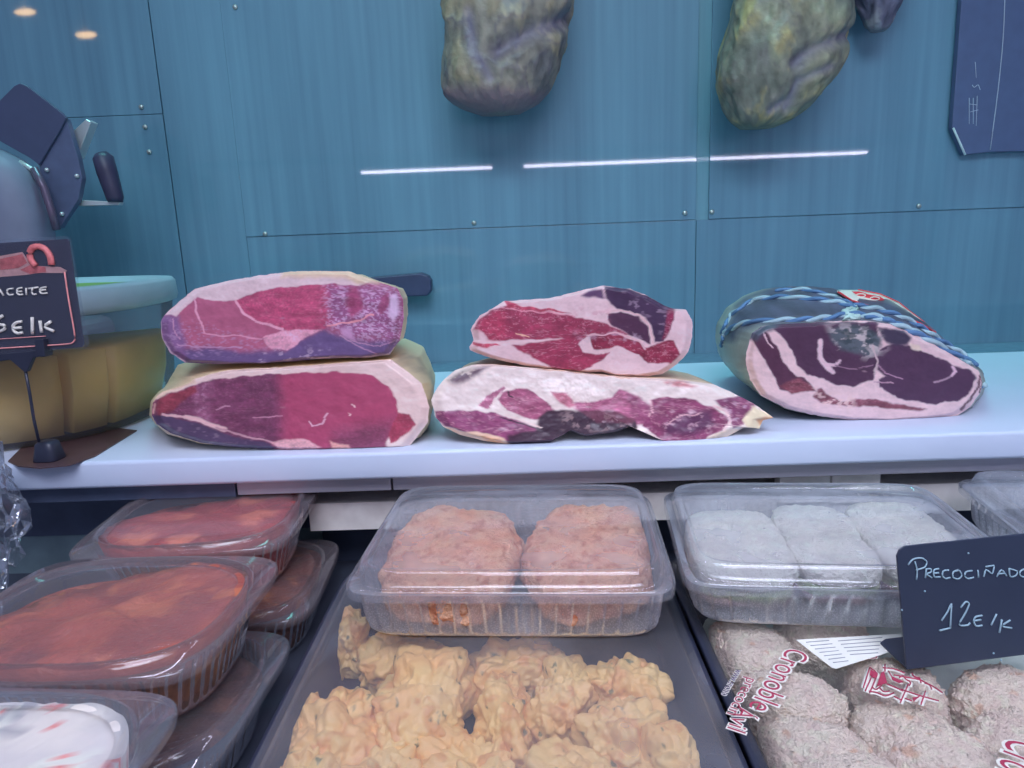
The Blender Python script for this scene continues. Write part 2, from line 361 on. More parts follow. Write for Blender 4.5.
# --- upper-left ham
z = zc(140, 250, 3.303)
out1 = z([(68, 240), (80, 215), (130, 170), (180, 128), (300, 100), (400, 84), (500, 70), (600, 69), (690, 70), (760, 97), (850, 126), (868, 160), (872, 230), (855, 300), (825, 345), (760, 355), (640, 357), (560, 362), (470, 372), (400, 382), (280, 378), (150, 372), (100, 340), (72, 285)])
lay1 = [
 ('p', z([(100, 325), (230, 322), (330, 335), (480, 332), (540, 292), (610, 258), (660, 280), (760, 300), (850, 285), (880, 360), (560, 385), (400, 400), (120, 390)]), (92, 76, 135), 4),
 ('p', z([(60, 210), (130, 222), (150, 300), (150, 380), (60, 330)]), (120, 88, 150), 4),
 ('p', z([(310, 168), (400, 135), (500, 120), (640, 112), (730, 118), (640, 235), (610, 258), (480, 268), (400, 245), (345, 212)]), (163, 72, 120), 1),
 ('p', z([(620, 120), (720, 112), (860, 130), (880, 240), (850, 300), (700, 290), (630, 250)]), (132, 78, 135), 6),
 ('s', z([(600, 100), (870, 120), (880, 320), (700, 300), (600, 250)]), (190, 168, 225), 2.0, .0, .6),
 ('s', z([(60, 215), (250, 240), (500, 320), (200, 370), (70, 330)]), (165, 140, 195), 2.4, .2, .45),
 ('p', z([(690, 120), (720, 115), (740, 190), (700, 230), (680, 180)]), (140, 65, 115), 4),
 ('p', z([(660, 262), (700, 255), (712, 300), (670, 285)]), (172, 135, 195), 2),
 ('p', z([(60, 215), (80, 205), (180, 110), (300, 80), (500, 50), (700, 50), (780, 95), (725, 118), (640, 111), (500, 119), (400, 134), (345, 155), (310, 168), (250, 166), (190, 160), (160, 180), (120, 222), (95, 215)]), (203, 185, 215), 1),
 ('p', z([(470, 60), (700, 60), (790, 105), (720, 112), (690, 95), (560, 88), (470, 90)]), (200, 182, 180), 3),
 ('p', z([(403, 290), (440, 278), (470, 264), (540, 264), (602, 262), (545, 290), (510, 318), (488, 330), (432, 328), (412, 308)]), (205, 150, 195), 1),
 ('l', z([(315, 170), (340, 205), (385, 235), (430, 250), (470, 262)]), (205, 155, 198), 2.0),
 ('l', z([(181, 165), (184, 205), (200, 240), (215, 272)]), (200, 150, 195), 1.4),
 ('l', z([(215, 272), (270, 285), (330, 284), (400, 296)]), (190, 140, 185), 1.0),
 ('l', z([(620, 247), (680, 243), (740, 228), (772, 214)]), (205, 145, 175), 1.5),
 ('l', z([(110, 232), (112, 262), (130, 290)]), (180, 140, 190), .9),
 ('l', z([(660, 280), (720, 320), (780, 345)]), (165, 130, 180), .7), ('l', z([(700, 300), (790, 320), (840, 300)]), (165, 130, 180), .7),
 ('l', z([(120, 310), (220, 322), (340, 322)]), (170, 135, 190), .8),
 ('p', z([(800, 150), (815, 140), (825, 165), (800, 215), (785, 200)]), (135, 70, 120), 1.5),
 ('p', z([(828, 150), (850, 145), (858, 200), (835, 235), (818, 215)]), (190, 170, 225), 2),
 ('l', z([(68, 235), (72, 285), (100, 340), (150, 370)]), (185, 165, 200), 1.2),
 ('l', z([(560, 362), (660, 356), (760, 354), (825, 344), (860, 300)]), (175, 160, 185), 1.0),
 ('s', z([(380, 330), (640, 320), (640, 370), (380, 390)]), (180, 165, 210), 5, .25, .7),
]
ham('cured ham block with pinkish cut face resting on top of another by the bucket', out1, z([(470, 225)])[0], lay1, (158, 88, 132), .672, .05, 1.336, .15, group=None, seed=1, marble=.16, rind=(205, 195, 185), rind2=(186, 170, 165))
# --- lower-left ham
out2 = z([(38, 545), (42, 505), (58, 482), (75, 468), (110, 458), (150, 445), (185, 425), (240, 408), (300, 396), (460, 388), (600, 378), (700, 370), (830, 362), (880, 398), (930, 440), (955, 520), (950, 570), (885, 655), (830, 658), (650, 662), (480, 661), (320, 652), (200, 637), (100, 605), (55, 575)])
sil2 = z([(40, 545), (45, 500), (75, 455), (120, 378), (170, 362), (400, 345), (700, 330), (860, 318), (930, 345), (958, 400), (972, 450), (965, 520), (945, 600), (890, 658), (700, 664), (480, 664), (200, 640), (90, 605)])
lay2 = [
 ('p', z([(30, 440), (455, 380), (470, 520), (470, 660), (30, 660)]), (104, 56, 96), 10),
 ('p', z([(170, 440), (250, 430), (230, 560), (185, 560)]), (118, 70, 112), 3),
 ('s', z([(180, 440), (220, 440), (225, 560), (190, 560)]), (165, 130, 175), 4, .2, .6),
 ('p', z([(640, 600), (830, 560), (830, 670), (640, 670)]), (118, 62, 100), 10),
 ('p', z([(30, 548), (100, 548), (200, 575), (300, 612), (430, 640), (460, 670), (200, 650), (30, 610)]), (72, 58, 98), 1.5),
 ('s', z([(60, 560), (200, 575), (420, 640), (200, 640), (80, 600)]), (130, 115, 150), 6, .35, .5),
 ('p', z([(30, 500), (80, 455), (110, 452), (185, 418), (240, 395), (460, 370), (840, 340), (980, 440), (970, 600), (880, 675), (815, 670), (810, 640), (835, 590), (850, 560), (848, 500), (820, 450), (770, 415), (700, 404), (600, 402), (460, 408), (330, 418), (240, 428), (190, 442), (170, 452), (120, 470), (90, 474), (60, 490)]), (205, 186, 207), 1),
 ('p', z([(30, 500), (75, 455), (180, 415), (185, 440), (100, 472), (60, 490)]), (196, 176, 180), 2),
 ('p', z([(820, 612), (850, 538), (888, 545), (912, 575), (890, 600), (828, 640)]), (142, 58, 92), 1),
 ('p', z([(45, 520), (70, 485), (95, 477), (180, 452), (186, 470), (140, 500), (110, 530), (60, 548)]), (125, 55, 80), 2),
 ('l', z([(75, 545), (130, 545), (200, 563)]), (190, 160, 185), 2.0), ('l', z([(150, 550), (200, 563), (250, 582), (280, 592)]), (195, 165, 190), 4.2), ('l', z([(250, 585), (350, 615), (440, 636)]), (170, 135, 165), 1.4),
 ('p', z([(430, 635), (480, 625), (540, 625), (600, 652), (480, 668)]), (196, 150, 178), 1),
 ('p', z([(628, 630), (650, 640), (690, 645), (700, 668), (640, 668)]), (200, 150, 165), 1),
 ('l', z([(560, 565), (570, 578), (600, 575), (618, 540)]), (195, 160, 200), 1.2), ('l', z([(700, 513), (712, 520)]), (215, 180, 205), 1.2), ('l', z([(693, 540), (695, 548)]), (215, 180, 205), 1.2),
 ('l', z([(250, 525), (300, 515)]), (165, 125, 165), .8), ('l', z([(370, 555), (470, 548)]), (165, 120, 160), .7),
 ('l', z([(40, 500), (50, 490), (78, 466)]), (205, 180, 190), 1.2), ('l', z([(42, 540), (46, 510)]), (190, 150, 165), 1.5),
]
ham('cured ham block with deep pink cut face lying on the board beside the bucket', out2, z([(470, 520)])[0], lay2, (150, 66, 110), .662, .10, 1.25, .27, sil=sil2, silY=.11, seed=2, marble=.10, rind=(200, 186, 176), rind2=(176, 162, 158))
# --- upper-middle ham
z = zc(420, 270, 2.844)
out3 = z([(140, 218), (152, 200), (145, 170), (150, 158), (170, 130), (205, 110), (240, 88), (300, 85), (370, 80), (440, 62), (520, 45), (600, 55), (640, 70), (690, 98), (720, 110), (755, 112), (768, 130), (775, 150), (775, 190), (765, 230), (735, 265), (690, 295), (630, 305), (560, 303), (520, 290), (470, 292), (380, 285), (300, 272), (220, 255), (170, 240), (142, 228)])
fatc = (214, 182, 212)
lay3 = [
 ('p', z([(150, 170), (170, 138), (205, 115), (245, 98), (330, 115), (430, 132), (545, 158), (595, 182), (480, 187), (440, 197), (400, 195), (340, 198), (240, 200), (195, 197), (182, 182), (165, 168)]), (138, 54, 92), 1),
 ('p', z([(160, 165), (200, 120), (250, 110), (240, 190), (195, 196)]), (158, 60, 100), 4),
 ('p', z([(238, 86), (262, 92), (300, 103), (380, 113), (430, 125), (330, 116), (250, 106)]), (160, 62, 98), .8),
 ('l', z([(228, 104), (300, 116), (400, 127), (440, 132)]), (196, 140, 175), .8),
 ('p', z([(152, 178), (178, 180), (190, 205), (160, 203)]), fatc, 1.5),
 ('p', z([(148, 203), (180, 210), (215, 207), (228, 212), (190, 220), (150, 213)]), (165, 60, 95), .8),
 ('p', z([(262, 215), (330, 208), (400, 197), (425, 190), (470, 190), (450, 210), (462, 233), (500, 242), (545, 236), (510, 262), (470, 285), (390, 286), (330, 255)]), (136, 50, 88), 1),
 ('p', z([(482, 190), (520, 180), (560, 180), (600, 195), (640, 218), (700, 205), (722, 198), (740, 240), (715, 264), (650, 262), (620, 240), (560, 215), (540, 225), (495, 228)]), (126, 42, 76), 1),
 ('l', z([(545, 237), (580, 228), (620, 240)]), fatc, 1.2),
 ('p', z([(525, 48), (600, 56), (640, 70), (690, 96), (725, 112), (722, 140), (695, 205), (668, 207), (665, 170), (640, 135), (590, 118), (560, 110), (545, 100), (530, 80)]), (62, 44, 82), 1),
 ('s', z([(530, 50), (690, 90), (720, 130), (690, 190), (640, 130), (540, 100)]), (150, 135, 175), 6, .3, .6),
 ('p', z([(708, 112), (726, 112), (722, 140), (700, 195), (690, 200)]), (118, 40, 80), 1.5),
 ('p', z([(537, 128), (570, 120), (620, 135), (652, 165), (656, 208), (620, 195), (590, 180), (555, 160), (535, 145)]), (70, 42, 76), 1),
 ('l', z([(532, 128), (560, 114), (600, 120), (640, 145), (662, 175), (664, 208)]), (196, 170, 196), 1.4),
 ('p', z([(462, 75), (480, 62), (520, 56), (528, 78), (500, 80), (475, 80)]), (88, 66, 112), 1.6),
 ('s', z([(430, 180), (620, 170), (650, 220), (560, 200), (450, 200)]), (180, 160, 205), 5, .2, .6),
 ('l', z([(478, 187), (560, 178), (600, 190), (640, 222)]), (196, 165, 195), 1.2),
 ('s', z([(440, 110), (540, 115), (540, 150), (440, 130)]), (170, 90, 130), 7, .3, .5),
 ('l', z([(272, 182), (310, 190)]), (205, 170, 165), .9),
]
ham('cured ham piece with fat rim and dark lean, stacked on top in the middle', out3, z([(470, 185)])[0], lay3, fatc, .682, .02, 1.302, .12, seed=3, marble=.42, rind=(205, 180, 180), rind2=(150, 120, 120))
# --- lower-middle ham
out4 = z([(32, 370), (45, 340), (60, 320), (100, 285), (150, 270), (200, 268), (280, 275), (400, 285), (480, 295), (600, 306), (720, 310), (830, 324), (880, 345), (950, 380), (1005, 420), (975, 428), (965, 452), (942, 436), (900, 460), (860, 480), (820, 490), (700, 492), (670, 470), (630, 448), (600, 443), (560, 460), (500, 468), (470, 472), (425, 458), (400, 474), (370, 490), (250, 495), (180, 485), (110, 468), (65, 445), (45, 420)])
lay4 = [
 ('p', z([(42, 400), (110, 398), (200, 405), (270, 425), (340, 450), (372, 466), (360, 500), (240, 500), (180, 470), (70, 445), (45, 430)]), (122, 62, 112), 1),
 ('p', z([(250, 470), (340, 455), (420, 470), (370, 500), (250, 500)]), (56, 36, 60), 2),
 ('p', z([(64, 446), (130, 458), (190, 462), (240, 478), (258, 500), (170, 492), (70, 455)]), (206, 180, 178), 1),
 ('p', z([(170, 470), (230, 480), (240, 492), (190, 486)]), (190, 145, 120), 1.5),
 ('p', z([(222, 370), (235, 348), (270, 336), (310, 340), (345, 362), (385, 400), (345, 428), (300, 420), (250, 398)]), (142, 78, 122), 1),
 ('p', z([(165, 388), (188, 362), (236, 332), (240, 340), (212, 368), (195, 395)]), (152, 90, 135), .8),
 ('p', z([(372, 345), (420, 350), (442, 385), (425, 392), (390, 370)]), (172, 105, 142), 1.5),
 ('p', z([(440, 378), (500, 375), (545, 365), (565, 340), (600, 350), (650, 385), (650, 440), (600, 445), (500, 425), (440, 395)]), (158, 92, 140), 1.5),
 ('p', z([(590, 350), (660, 385), (650, 450), (600, 420)]), (124, 66, 110), 3),
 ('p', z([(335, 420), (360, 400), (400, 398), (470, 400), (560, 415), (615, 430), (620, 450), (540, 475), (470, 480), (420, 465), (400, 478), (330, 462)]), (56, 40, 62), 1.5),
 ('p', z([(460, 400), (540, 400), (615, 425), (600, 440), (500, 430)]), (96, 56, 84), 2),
 ('s', z([(400, 395), (600, 420), (600, 460), (400, 460)]), (150, 130, 150), 6, .35, .6),
 ('p', z([(655, 372), (700, 360), (780, 368), (840, 395), (880, 420), (870, 450), (820, 472), (800, 500), (700, 500), (670, 472), (635, 445), (655, 410)]), (116, 54, 100), 1),
 ('p', z([(690, 440), (760, 405), (830, 400), (840, 440), (780, 470), (700, 470)]), (84, 46, 88), 5),
 ('p', z([(838, 372), (880, 362), (920, 360), (955, 385), (935, 425), (890, 452), (878, 410), (855, 390)]), (112, 58, 104), 1),
 ('l', z([(838, 390), (870, 400), (882, 428), (862, 455)]), (200, 175, 200), 2.2),
 ('l', z([(655, 372), (662, 405), (650, 420)]), (200, 160, 190), 1.2), ('l', z([(700, 440), (745, 415), (800, 408)]), (190, 155, 185), 1.0),
 ('s', z([(850, 360), (950, 370), (930, 430), (880, 450)]), (185, 165, 205), 5, .2, .7),
 ('s', z([(640, 365), (880, 410), (820, 490), (680, 490)]), (170, 140, 175), 6, .4, .6),
 ('p', z([(915, 425), (945, 388), (1010, 418), (965, 460), (930, 445)]), (216, 196, 190), 1.2), ('p', z([(955, 425), (1010, 415), (975, 455)]), (190, 150, 130), 1.5),
 ('p', z([(815, 480), (850, 460), (905, 452), (900, 475), (830, 500)]), (212, 190, 195), 1),
 ('p', z([(78, 315), (120, 285), (200, 276), (165, 298), (110, 325)]), (95, 80, 105), 3), ('s', z([(60, 320), (120, 280), (220, 270), (160, 310)]), (200, 190, 200), 6, 0, .7),
 ('p', z([(690, 318), (735, 312), (790, 330), (760, 335), (700, 325)]), (165, 110, 130), 2), ('s', z([(680, 310), (800, 322), (800, 340), (700, 335)]), (215, 200, 220), 5, 0, .7),
 ('l', z([(250, 345), (252, 358), (262, 362)]), (50, 30, 50), 1.0),
 ('l', z([(230, 420), (300, 440), (340, 452)]), (60, 45, 70), .9), ('l', z([(245, 412), (310, 435), (345, 448)]), (205, 190, 210), 1.0),
 ('l', z([(300, 272), (420, 288), (600, 308)]), (190, 165, 165), .8),
]
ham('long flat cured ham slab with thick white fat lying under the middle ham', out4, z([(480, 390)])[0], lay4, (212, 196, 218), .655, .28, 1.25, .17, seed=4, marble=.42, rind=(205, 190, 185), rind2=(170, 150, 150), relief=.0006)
# --- right ham
z = zc(700, 270, 3.16)
out5 = z([(146, 300), (145, 260), (165, 200), (190, 180), (230, 172), (330, 168), (450, 160), (530, 160), (600, 172), (660, 195), (720, 225), (800, 270), (880, 318), (893, 355), (885, 390), (855, 432), (815, 460), (720, 472), (600, 480), (480, 475), (380, 462), (280, 440), (190, 395), (158, 345)])
sil5 = z([(65, 230), (75, 180), (110, 125), (170, 85), (240, 60), (340, 50), (420, 58), (500, 75), (580, 92), (650, 120), (700, 155), (750, 198), (830, 262), (885, 312), (897, 352), (890, 388), (860, 430), (820, 460), (720, 470), (600, 477), (480, 472), (380, 458), (280, 435), (180, 385), (110, 340), (75, 290)])
lay5 = [
 ('p', z([(165, 215), (190, 185), (215, 200), (240, 235), (262, 290), (305, 335), (330, 340), (365, 382), (290, 388), (250, 375), (225, 320), (190, 265)]), (74, 44, 74), 1),
 ('p', z([(250, 365), (310, 340), (340, 360), (360, 382), (290, 390)]), (112, 62, 84), 2),
 ('p', z([(222, 165), (420, 165), (560, 165), (560, 300), (545, 345), (480, 370), (430, 360), (400, 348), (340, 332), (310, 300), (290, 255), (265, 215), (240, 195)]), (70, 46, 78), 1),
 ('l', z([(200, 195), (215, 225), (228, 245)]), (195, 175, 205), 1.2),
 ('l', z([(382, 226), (376, 250), (380, 280), (400, 305), (420, 322)]), (200, 178, 212), 4.8), ('l', z([(398, 302), (425, 300), (440, 288)]), (196, 172, 208), 3.0),
 ('p', z([(560, 262), (575, 245), (620, 232), (665, 240), (720, 262), (800, 300), (850, 312), (872, 340), (850, 390), (815, 415), (720, 425), (620, 402), (570, 370), (565, 345), (585, 335), (560, 315)]), (70, 48, 82), 1),
 ('p', z([(560, 180), (640, 190), (668, 215), (655, 238), (600, 238), (575, 215)]), (56, 50, 80), 2),
 ('p', z([(405, 190), (450, 175), (520, 178), (575, 215), (562, 262), (540, 275), (490, 262), (440, 245), (415, 225)]), (78, 88, 110), 3),
 ('s', z([(400, 175), (560, 170), (590, 250), (540, 285), (430, 250)]), (185, 180, 205), 9, .05, .85),
 ('s', z([(420, 170), (560, 165), (570, 260), (450, 250)]), (40, 58, 72), 7, .15, .8),
 ('l', z([(545, 240), (560, 290), (552, 320)]), (180, 165, 190), 1.4), ('l', z([(430, 300), (490, 315), (545, 300)]), (130, 105, 140), .8),
 ('l', z([(550, 352), (610, 356)]), (165, 135, 170), .9), ('l', z([(560, 300), (585, 325), (640, 345)]), (150, 120, 160), .9),
 ('l', z([(800, 308), (806, 322), (790, 338), (740, 356)]), (150, 130, 165), 1.6), ('l', z([(800, 306), (808, 320), (796, 334)]), (190, 165, 205), 2.8),
 ('p', z([(358, 402), (370, 378), (385, 372), (400, 392), (450, 418), (490, 408), (560, 408), (640, 425), (720, 442), (690, 445), (560, 434), (480, 432), (385, 420)]), (112, 66, 90), 1.2),
 ('s', z([(350, 370), (500, 400), (480, 440), (360, 430)]), (205, 180, 200), 5, .0, .9),
 ('l', z([(882, 335), (882, 368), (855, 408), (824, 440)]), (102, 62, 82), 2.2), ('l', z([(890, 330), (893, 360), (885, 388)]), (80, 60, 82), 1.4),
 ('p', z([(660, 232), (690, 238), (705, 252), (690, 256), (665, 244)]), (205, 190, 200), 1.2),
 ('p', z([(140, 180), (190, 165), (260, 165), (235, 190), (205, 200), (180, 220), (150, 220)]), (64, 70, 98), 3),
]
H5 = 'round bone-in cured ham tied with blue and white cord at the right of the board'
ham(H5, out5, z([(520, 320)])[0], lay5, (200, 178, 206), .701, .02, 1.25, .26, sil=sil5, silY=.13, seed=5, marble=.16, rind=(136, 148, 160), rind2=(104, 116, 134),
    skinlayers=[('p', z([(80, 235), (75, 190), (110, 110), (240, 40), (480, 40), (760, 180), (900, 320), (700, 230), (600, 176), (530, 162), (330, 168), (200, 175), (140, 185), (110, 215)]), (66, 72, 104), 4)])
# ropes on the ham
M_blue = solid('cord_blue', (74, 112, 172), .7)
M_cordw = solid('cord_white', (140, 172, 208), .7)
bv = BV[H5]
def onham(px, py, lift):
    d = Vector(ray(px, py)).normalized(); h = bv.ray_cast(Vector(CAM), d)
    if h[0] is None: return None
    p = np.array(h[0]); return p-np.array(d)*lift
hamroot = [o for o in COL.objects if o.get('label') == H5][0]
def cord(pts, r=.0032, turns=9, faceY=None):
    pts = z(pts); L = []
    for i in range(len(pts)-1):
        for t in np.linspace(0, 1, 14, endpoint=False): L.append((pts[i][0]*(1-t)+pts[i+1][0]*t, pts[i][1]*(1-t)+pts[i+1][1]*t))
    P = []
    for x, y in L:
        q = onham(x, y, .002)
        if q is None:
            if P: q = atY(x, y, P[-1][1])
            else: continue
        P.append(q)
    P = np.array(P)
    for k in range(2): P[1:-1] = (P[:-2]+2*P[1:-1]+P[2:])/4
    root = bpy.data.objects.new('cord', None)
    n = len(P)
    a = MB(); b = MB()
    for s, mbx in ((0, a), (math.pi, b)):
        Q = []
        for i in range(n):
            t = P[min(i+1, n-1)]-P[max(i-1, 0)]; t /= np.linalg.norm(t)+1e-9; u = np.cross(t, [0, 0, 1]); u /= np.linalg.norm(u)+1e-9; v = np.cross(u, t)
            ph = s+i/n*turns*math.pi; Q.append(P[i]+(u*math.cos(ph)+v*math.sin(ph))*r*.6)
        mbx.tube(Q, r*.85, 7)
    c = a.build('cord', M_blue, hamroot); c['label'] = 'blue strand of the tying cord'
    d = b.build('white_strand', M_cordw, c)
cord([(72, 240), (78, 200), (110, 180), (150, 166), (250, 160), (330, 158), (400, 152), (470, 140)], .0028, 9)
cord([(72, 200), (100, 140), (170, 95), (250, 86), (350, 92), (440, 104), (490, 125)], .0028, 9)
cord([(240, 66), (330, 62), (420, 84), (480, 110)], .0024, 5)
cord([(470, 140), (560, 150), (640, 182), (720, 222), (830, 284), (882, 328), (893, 370)], .0034, 10)
cord([(480, 112), (560, 125), (640, 150), (700, 185), (760, 225), (820, 262), (870, 305)], .0032, 9)
cord([(520, 150), (600, 160), (680, 195), (740, 232)], .0026, 5)
kb = MB(); KP = []
for i in range(40):
    x, y = 480+32*math.sin(i*2.1)*random.uniform(.5, 1), 138+26*math.cos(i*1.37)*random.uniform(.4, 1); (px, py), = z([(x, y)])
    q = onham(px, py, .003+random.uniform(0, .004))
    if q is not None: KP.append(q)
kb.tube(KP, .0018, 6)
kb.build('cord_knot', solid('frayed_cord', (165, 200, 225), .7), hamroot)
# label sheet on the top
top = z([(432, 62), (500, 63), (570, 77), (628, 103), (660, 128), (700, 158), (745, 196)]); bot = z([(436, 70), (480, 98), (540, 116), (600, 130), (650, 150), (700, 172), (745, 200)])
g = MB(); V = []
for i in range(7):
    for t in np.linspace(0, 1, 6):
        x = bot[i][0]*(1-t)+top[i][0]*t; y = bot[i][1]*(1-t)+top[i][1]*t; V.append(atY(x, y, .775+.075*t+.0*i))
g.add(V, [(i*6+j, i*6+j+1, (i+1)*6+j+1, (i+1)*6+j) for i in range(6) for j in range(5)])
M_tag = solid('white_label_stock', (205, 212, 232), .4, var=.03)
lb = g.build('paper_label', M_tag, hamroot); sm = lb.modifiers.new('t', 'SOLIDIFY'); sm.thickness = .0008
lb['label'] = 'white paper label with a red mark'
M_red = solid('red_print', (190, 62, 82), .5)
e1 = z([(480, 68), (500, 82), (520, 92), (560, 98), (585, 95), (570, 84), (530, 76), (505, 68)])
MB().prism([atY(x, y, .775+.075*.62-.006) for x, y in e1], (0, .001, 0)).build('red_mark', M_red, lb, False)
for cxx in (508, 552):
    e = z([(cxx+15*math.cos(t), (80 if cxx < 530 else 90)+5*math.sin(t)) for t in np.linspace(0, 6.28, 15)])
    MB().tube([atY(x, y, .8145) for x, y in e], .0006, 5).build('red_mark', M_tag, lb)
MB().tube([atY(x, y-.4, .774) for x, y in z([(436, 70), (480, 98), (540, 116), (600, 130), (650, 150), (700, 172), (745, 200)])], .0011, 6).build('red_border', M_red, lb)
MB().tube([atY(x, y, .849) for x, y in z([(500, 62), (570, 76), (628, 102), (660, 128), (700, 158), (745, 196)])], .0008, 6).build('red_border', M_red, lb)
# ================================================================== HANGING HAMS
M_hang = vcol('mouldy_ham_skin', .6, 90, .6, .004, coat=.15)
M_rope = solid('hemp_rope', (150, 150, 130), .8)
def hanging(label, left, right, bottom, Yc, ztop, cols, seed, dep=.065, dark=None, grooves=()):
    lv = []; cols = [tuple(np.array(c)*.72) for c in cols]
    n = len(left)
    for i in range(n):
        a = atY(*left[i], Yc); b = atY(*right[i], Yc); lv.append(((a[0]+b[0])/2, (b[0]-a[0])/2, (a[2]+b[2])/2))
    bt = atY(*bottom, Yc)
    # lv runs from the frame top down; continue up to the shank
    x0, w0, z0 = lv[0]; up = []
    for t, s in ((1, .13), (.93, .16), (.85, .2), (.7, .30), (.55, .5), (.4, .74), (.25, .92), (.1, 1.0)): up.append((x0+.03*t, w0*s, z0+(ztop-z0)*t))
    prof = up+lv+[(lv[-1][0]*.5+bt[0]*.5, lv[-1][1]*.72, lv[-1][2]*.35+bt[2]*.65), (bt[0], lv[-1][1]*.35, bt[2])]
    pr = np.array(prof); s = np.concatenate([[0], np.cumsum(np.abs(np.diff(pr[:, 2])))]); q = np.linspace(0, s[-1], 150)
    pr = np.stack([np.interp(q, s, pr[:, k]) for k in range(3)], 1)
    for k in range(4): pr[1:-1] = (pr[:-2]+pr[1:-1]*2+pr[2:])/4
    N = 150; t = np.linspace(0, 2*np.pi, N, endpoint=False); c, sn = np.cos(t), np.sin(t); rr = (np.abs(c)**2.4+np.abs(sn)**2.4)**(-1/2.4)
    wm = pr[:, 1].max(); rings = []
    for x, w, zz in pr:
        d = dep*min(1, (w/wm)**.8); rings.append(np.stack([x+w*rr*c, Yc+d*rr*sn, np.full(N, zz)], 1))
    V = np.concatenate(rings); ctr = np.repeat(np.array([[x, Yc, zz] for x, w, zz in pr]), N, 0); nv = V-ctr; nv /= np.linalg.norm(nv, axis=1)[:, None]+1e-9
    S = np.array([1, 1, .55])
    f1 = fbm(V*S*16, 3, 200+seed); f2 = fbm(V*S*45+f1[:, None]*.8, 4, 230+seed); rdg = 1-np.abs(fbm(V*S*26+f2[:, None]*.3, 3, 250+seed))*2
    disp = .0045*f1+.0035*f2+.003*np.clip(rdg, 0, 1)
    pp = prj(V); front = sn[np.newaxis, :].repeat(len(pr), 0).ravel() < .2
    gm = np.zeros(len(V))
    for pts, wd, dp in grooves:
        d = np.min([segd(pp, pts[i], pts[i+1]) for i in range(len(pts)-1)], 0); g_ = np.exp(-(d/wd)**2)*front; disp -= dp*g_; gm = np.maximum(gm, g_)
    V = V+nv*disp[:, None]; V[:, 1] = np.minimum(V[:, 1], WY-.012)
    a = sst(-.5, .6, f1+.5*f2)[:, None]; C = A(cols[0], LB)*(1-a)+A(cols[1], LB)*a
    b = sst(.15, .8, f2)[:, None]*.7; C = C*(1-b)+A(cols[2], LB)*b
    e = sst(.55, 1.0, rdg)[:, None]*.55; C = C*(1-e)+A(cols[3], LB)*e
    C = C*(1+.35*fbm(V*np.array([120, 120, 70]), 3, 270+seed)[:, None]); C = C*(1-.45*gm[:, None])+A((70, 78, 120), LB)*.45*gm[:, None]  # grooves also tinted darker, painting the shadow in the creases
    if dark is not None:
        k = sst(dark[0], dark[1], pp[:, 1]+6*f1)[:, None]*.8; C = C*(1-k)+A((84, 78, 98), LB)*k  # underside shade painted into the colour of the lower end
    root = thing('hanging_cured_ham', label, 'ham', (bt[0], Yc, bt[2]), 'whole hams hanging before the wall')
    MB().loft([V[i*N:(i+1)*N] for i in range(len(pr))], True, True, C).build('ham_body', M_hang, root)
    tp = pr[0]
    th = np.linspace(0, 2*np.pi, 25)
    MB().tube([(tp[0]+.016*math.cos(u), Yc+.02*math.sin(u), tp[2]-.03) for u in th], .004, 6).tube([(tp[0], Yc-.02, tp[2]-.03), (tp[0], Yc-.008, tp[2]+.03), (tp[0], Yc, 2.5)], .0035, 6).build('hanging_rope', M_rope, root)
hanging('brownish whole ham hanging with a blunt end darkened as if shaded, alone left of centre', [(445, -10), (446, 20), (446, 50), (444, 80), (446, 95)], [(571, -10), (571, 8), (566, 35), (556, 72), (549, 92)], (500, 114), 1.24, 2.3,
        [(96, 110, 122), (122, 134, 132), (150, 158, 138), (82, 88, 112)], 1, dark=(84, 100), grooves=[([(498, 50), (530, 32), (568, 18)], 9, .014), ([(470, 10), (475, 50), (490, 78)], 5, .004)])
hanging('larger yellowish-green whole ham hanging with a rounded tip, right of centre', [(735, -10), (728, 30), (720, 60), (718, 85), (725, 108)], [(854, -10), (852, 25), (845, 48), (832, 78), (806, 110)], (757, 128), 1.24, 2.32,
        [(104, 124, 122), (130, 150, 134), (164, 172, 124), (100, 112, 118)], 2, grooves=[([(795, 62), (820, 46), (850, 34)], 7, .012), ([(786, 108), (800, 80), (830, 66)], 4, .006), ([(770, 110), (785, 100)], 4, .006)])
hanging('narrow dark tip of a third whole ham hanging at the far right', [(850, -12), (856, 2), (864, 16)], [(908, -12), (903, 4), (894, 18)], (878, 31), 1.29, 2.3,
        [(76, 92, 126), (92, 108, 138), (128, 158, 176), (70, 80, 116)], 3, dep=.03)
rail = MB().tube([(-1.4, 1.24, 2.5), (1.6, 1.24, 2.5)], .012, 12)
for x in (-1.3, 1.5): rail.tube([(x, 1.24, 2.5), (x, WY, 2.5)], .008, 8)
tag(rail.build('hanging_rail', M_steel), 'steel rail high on the wall that the whole hams hang from', 'rail')
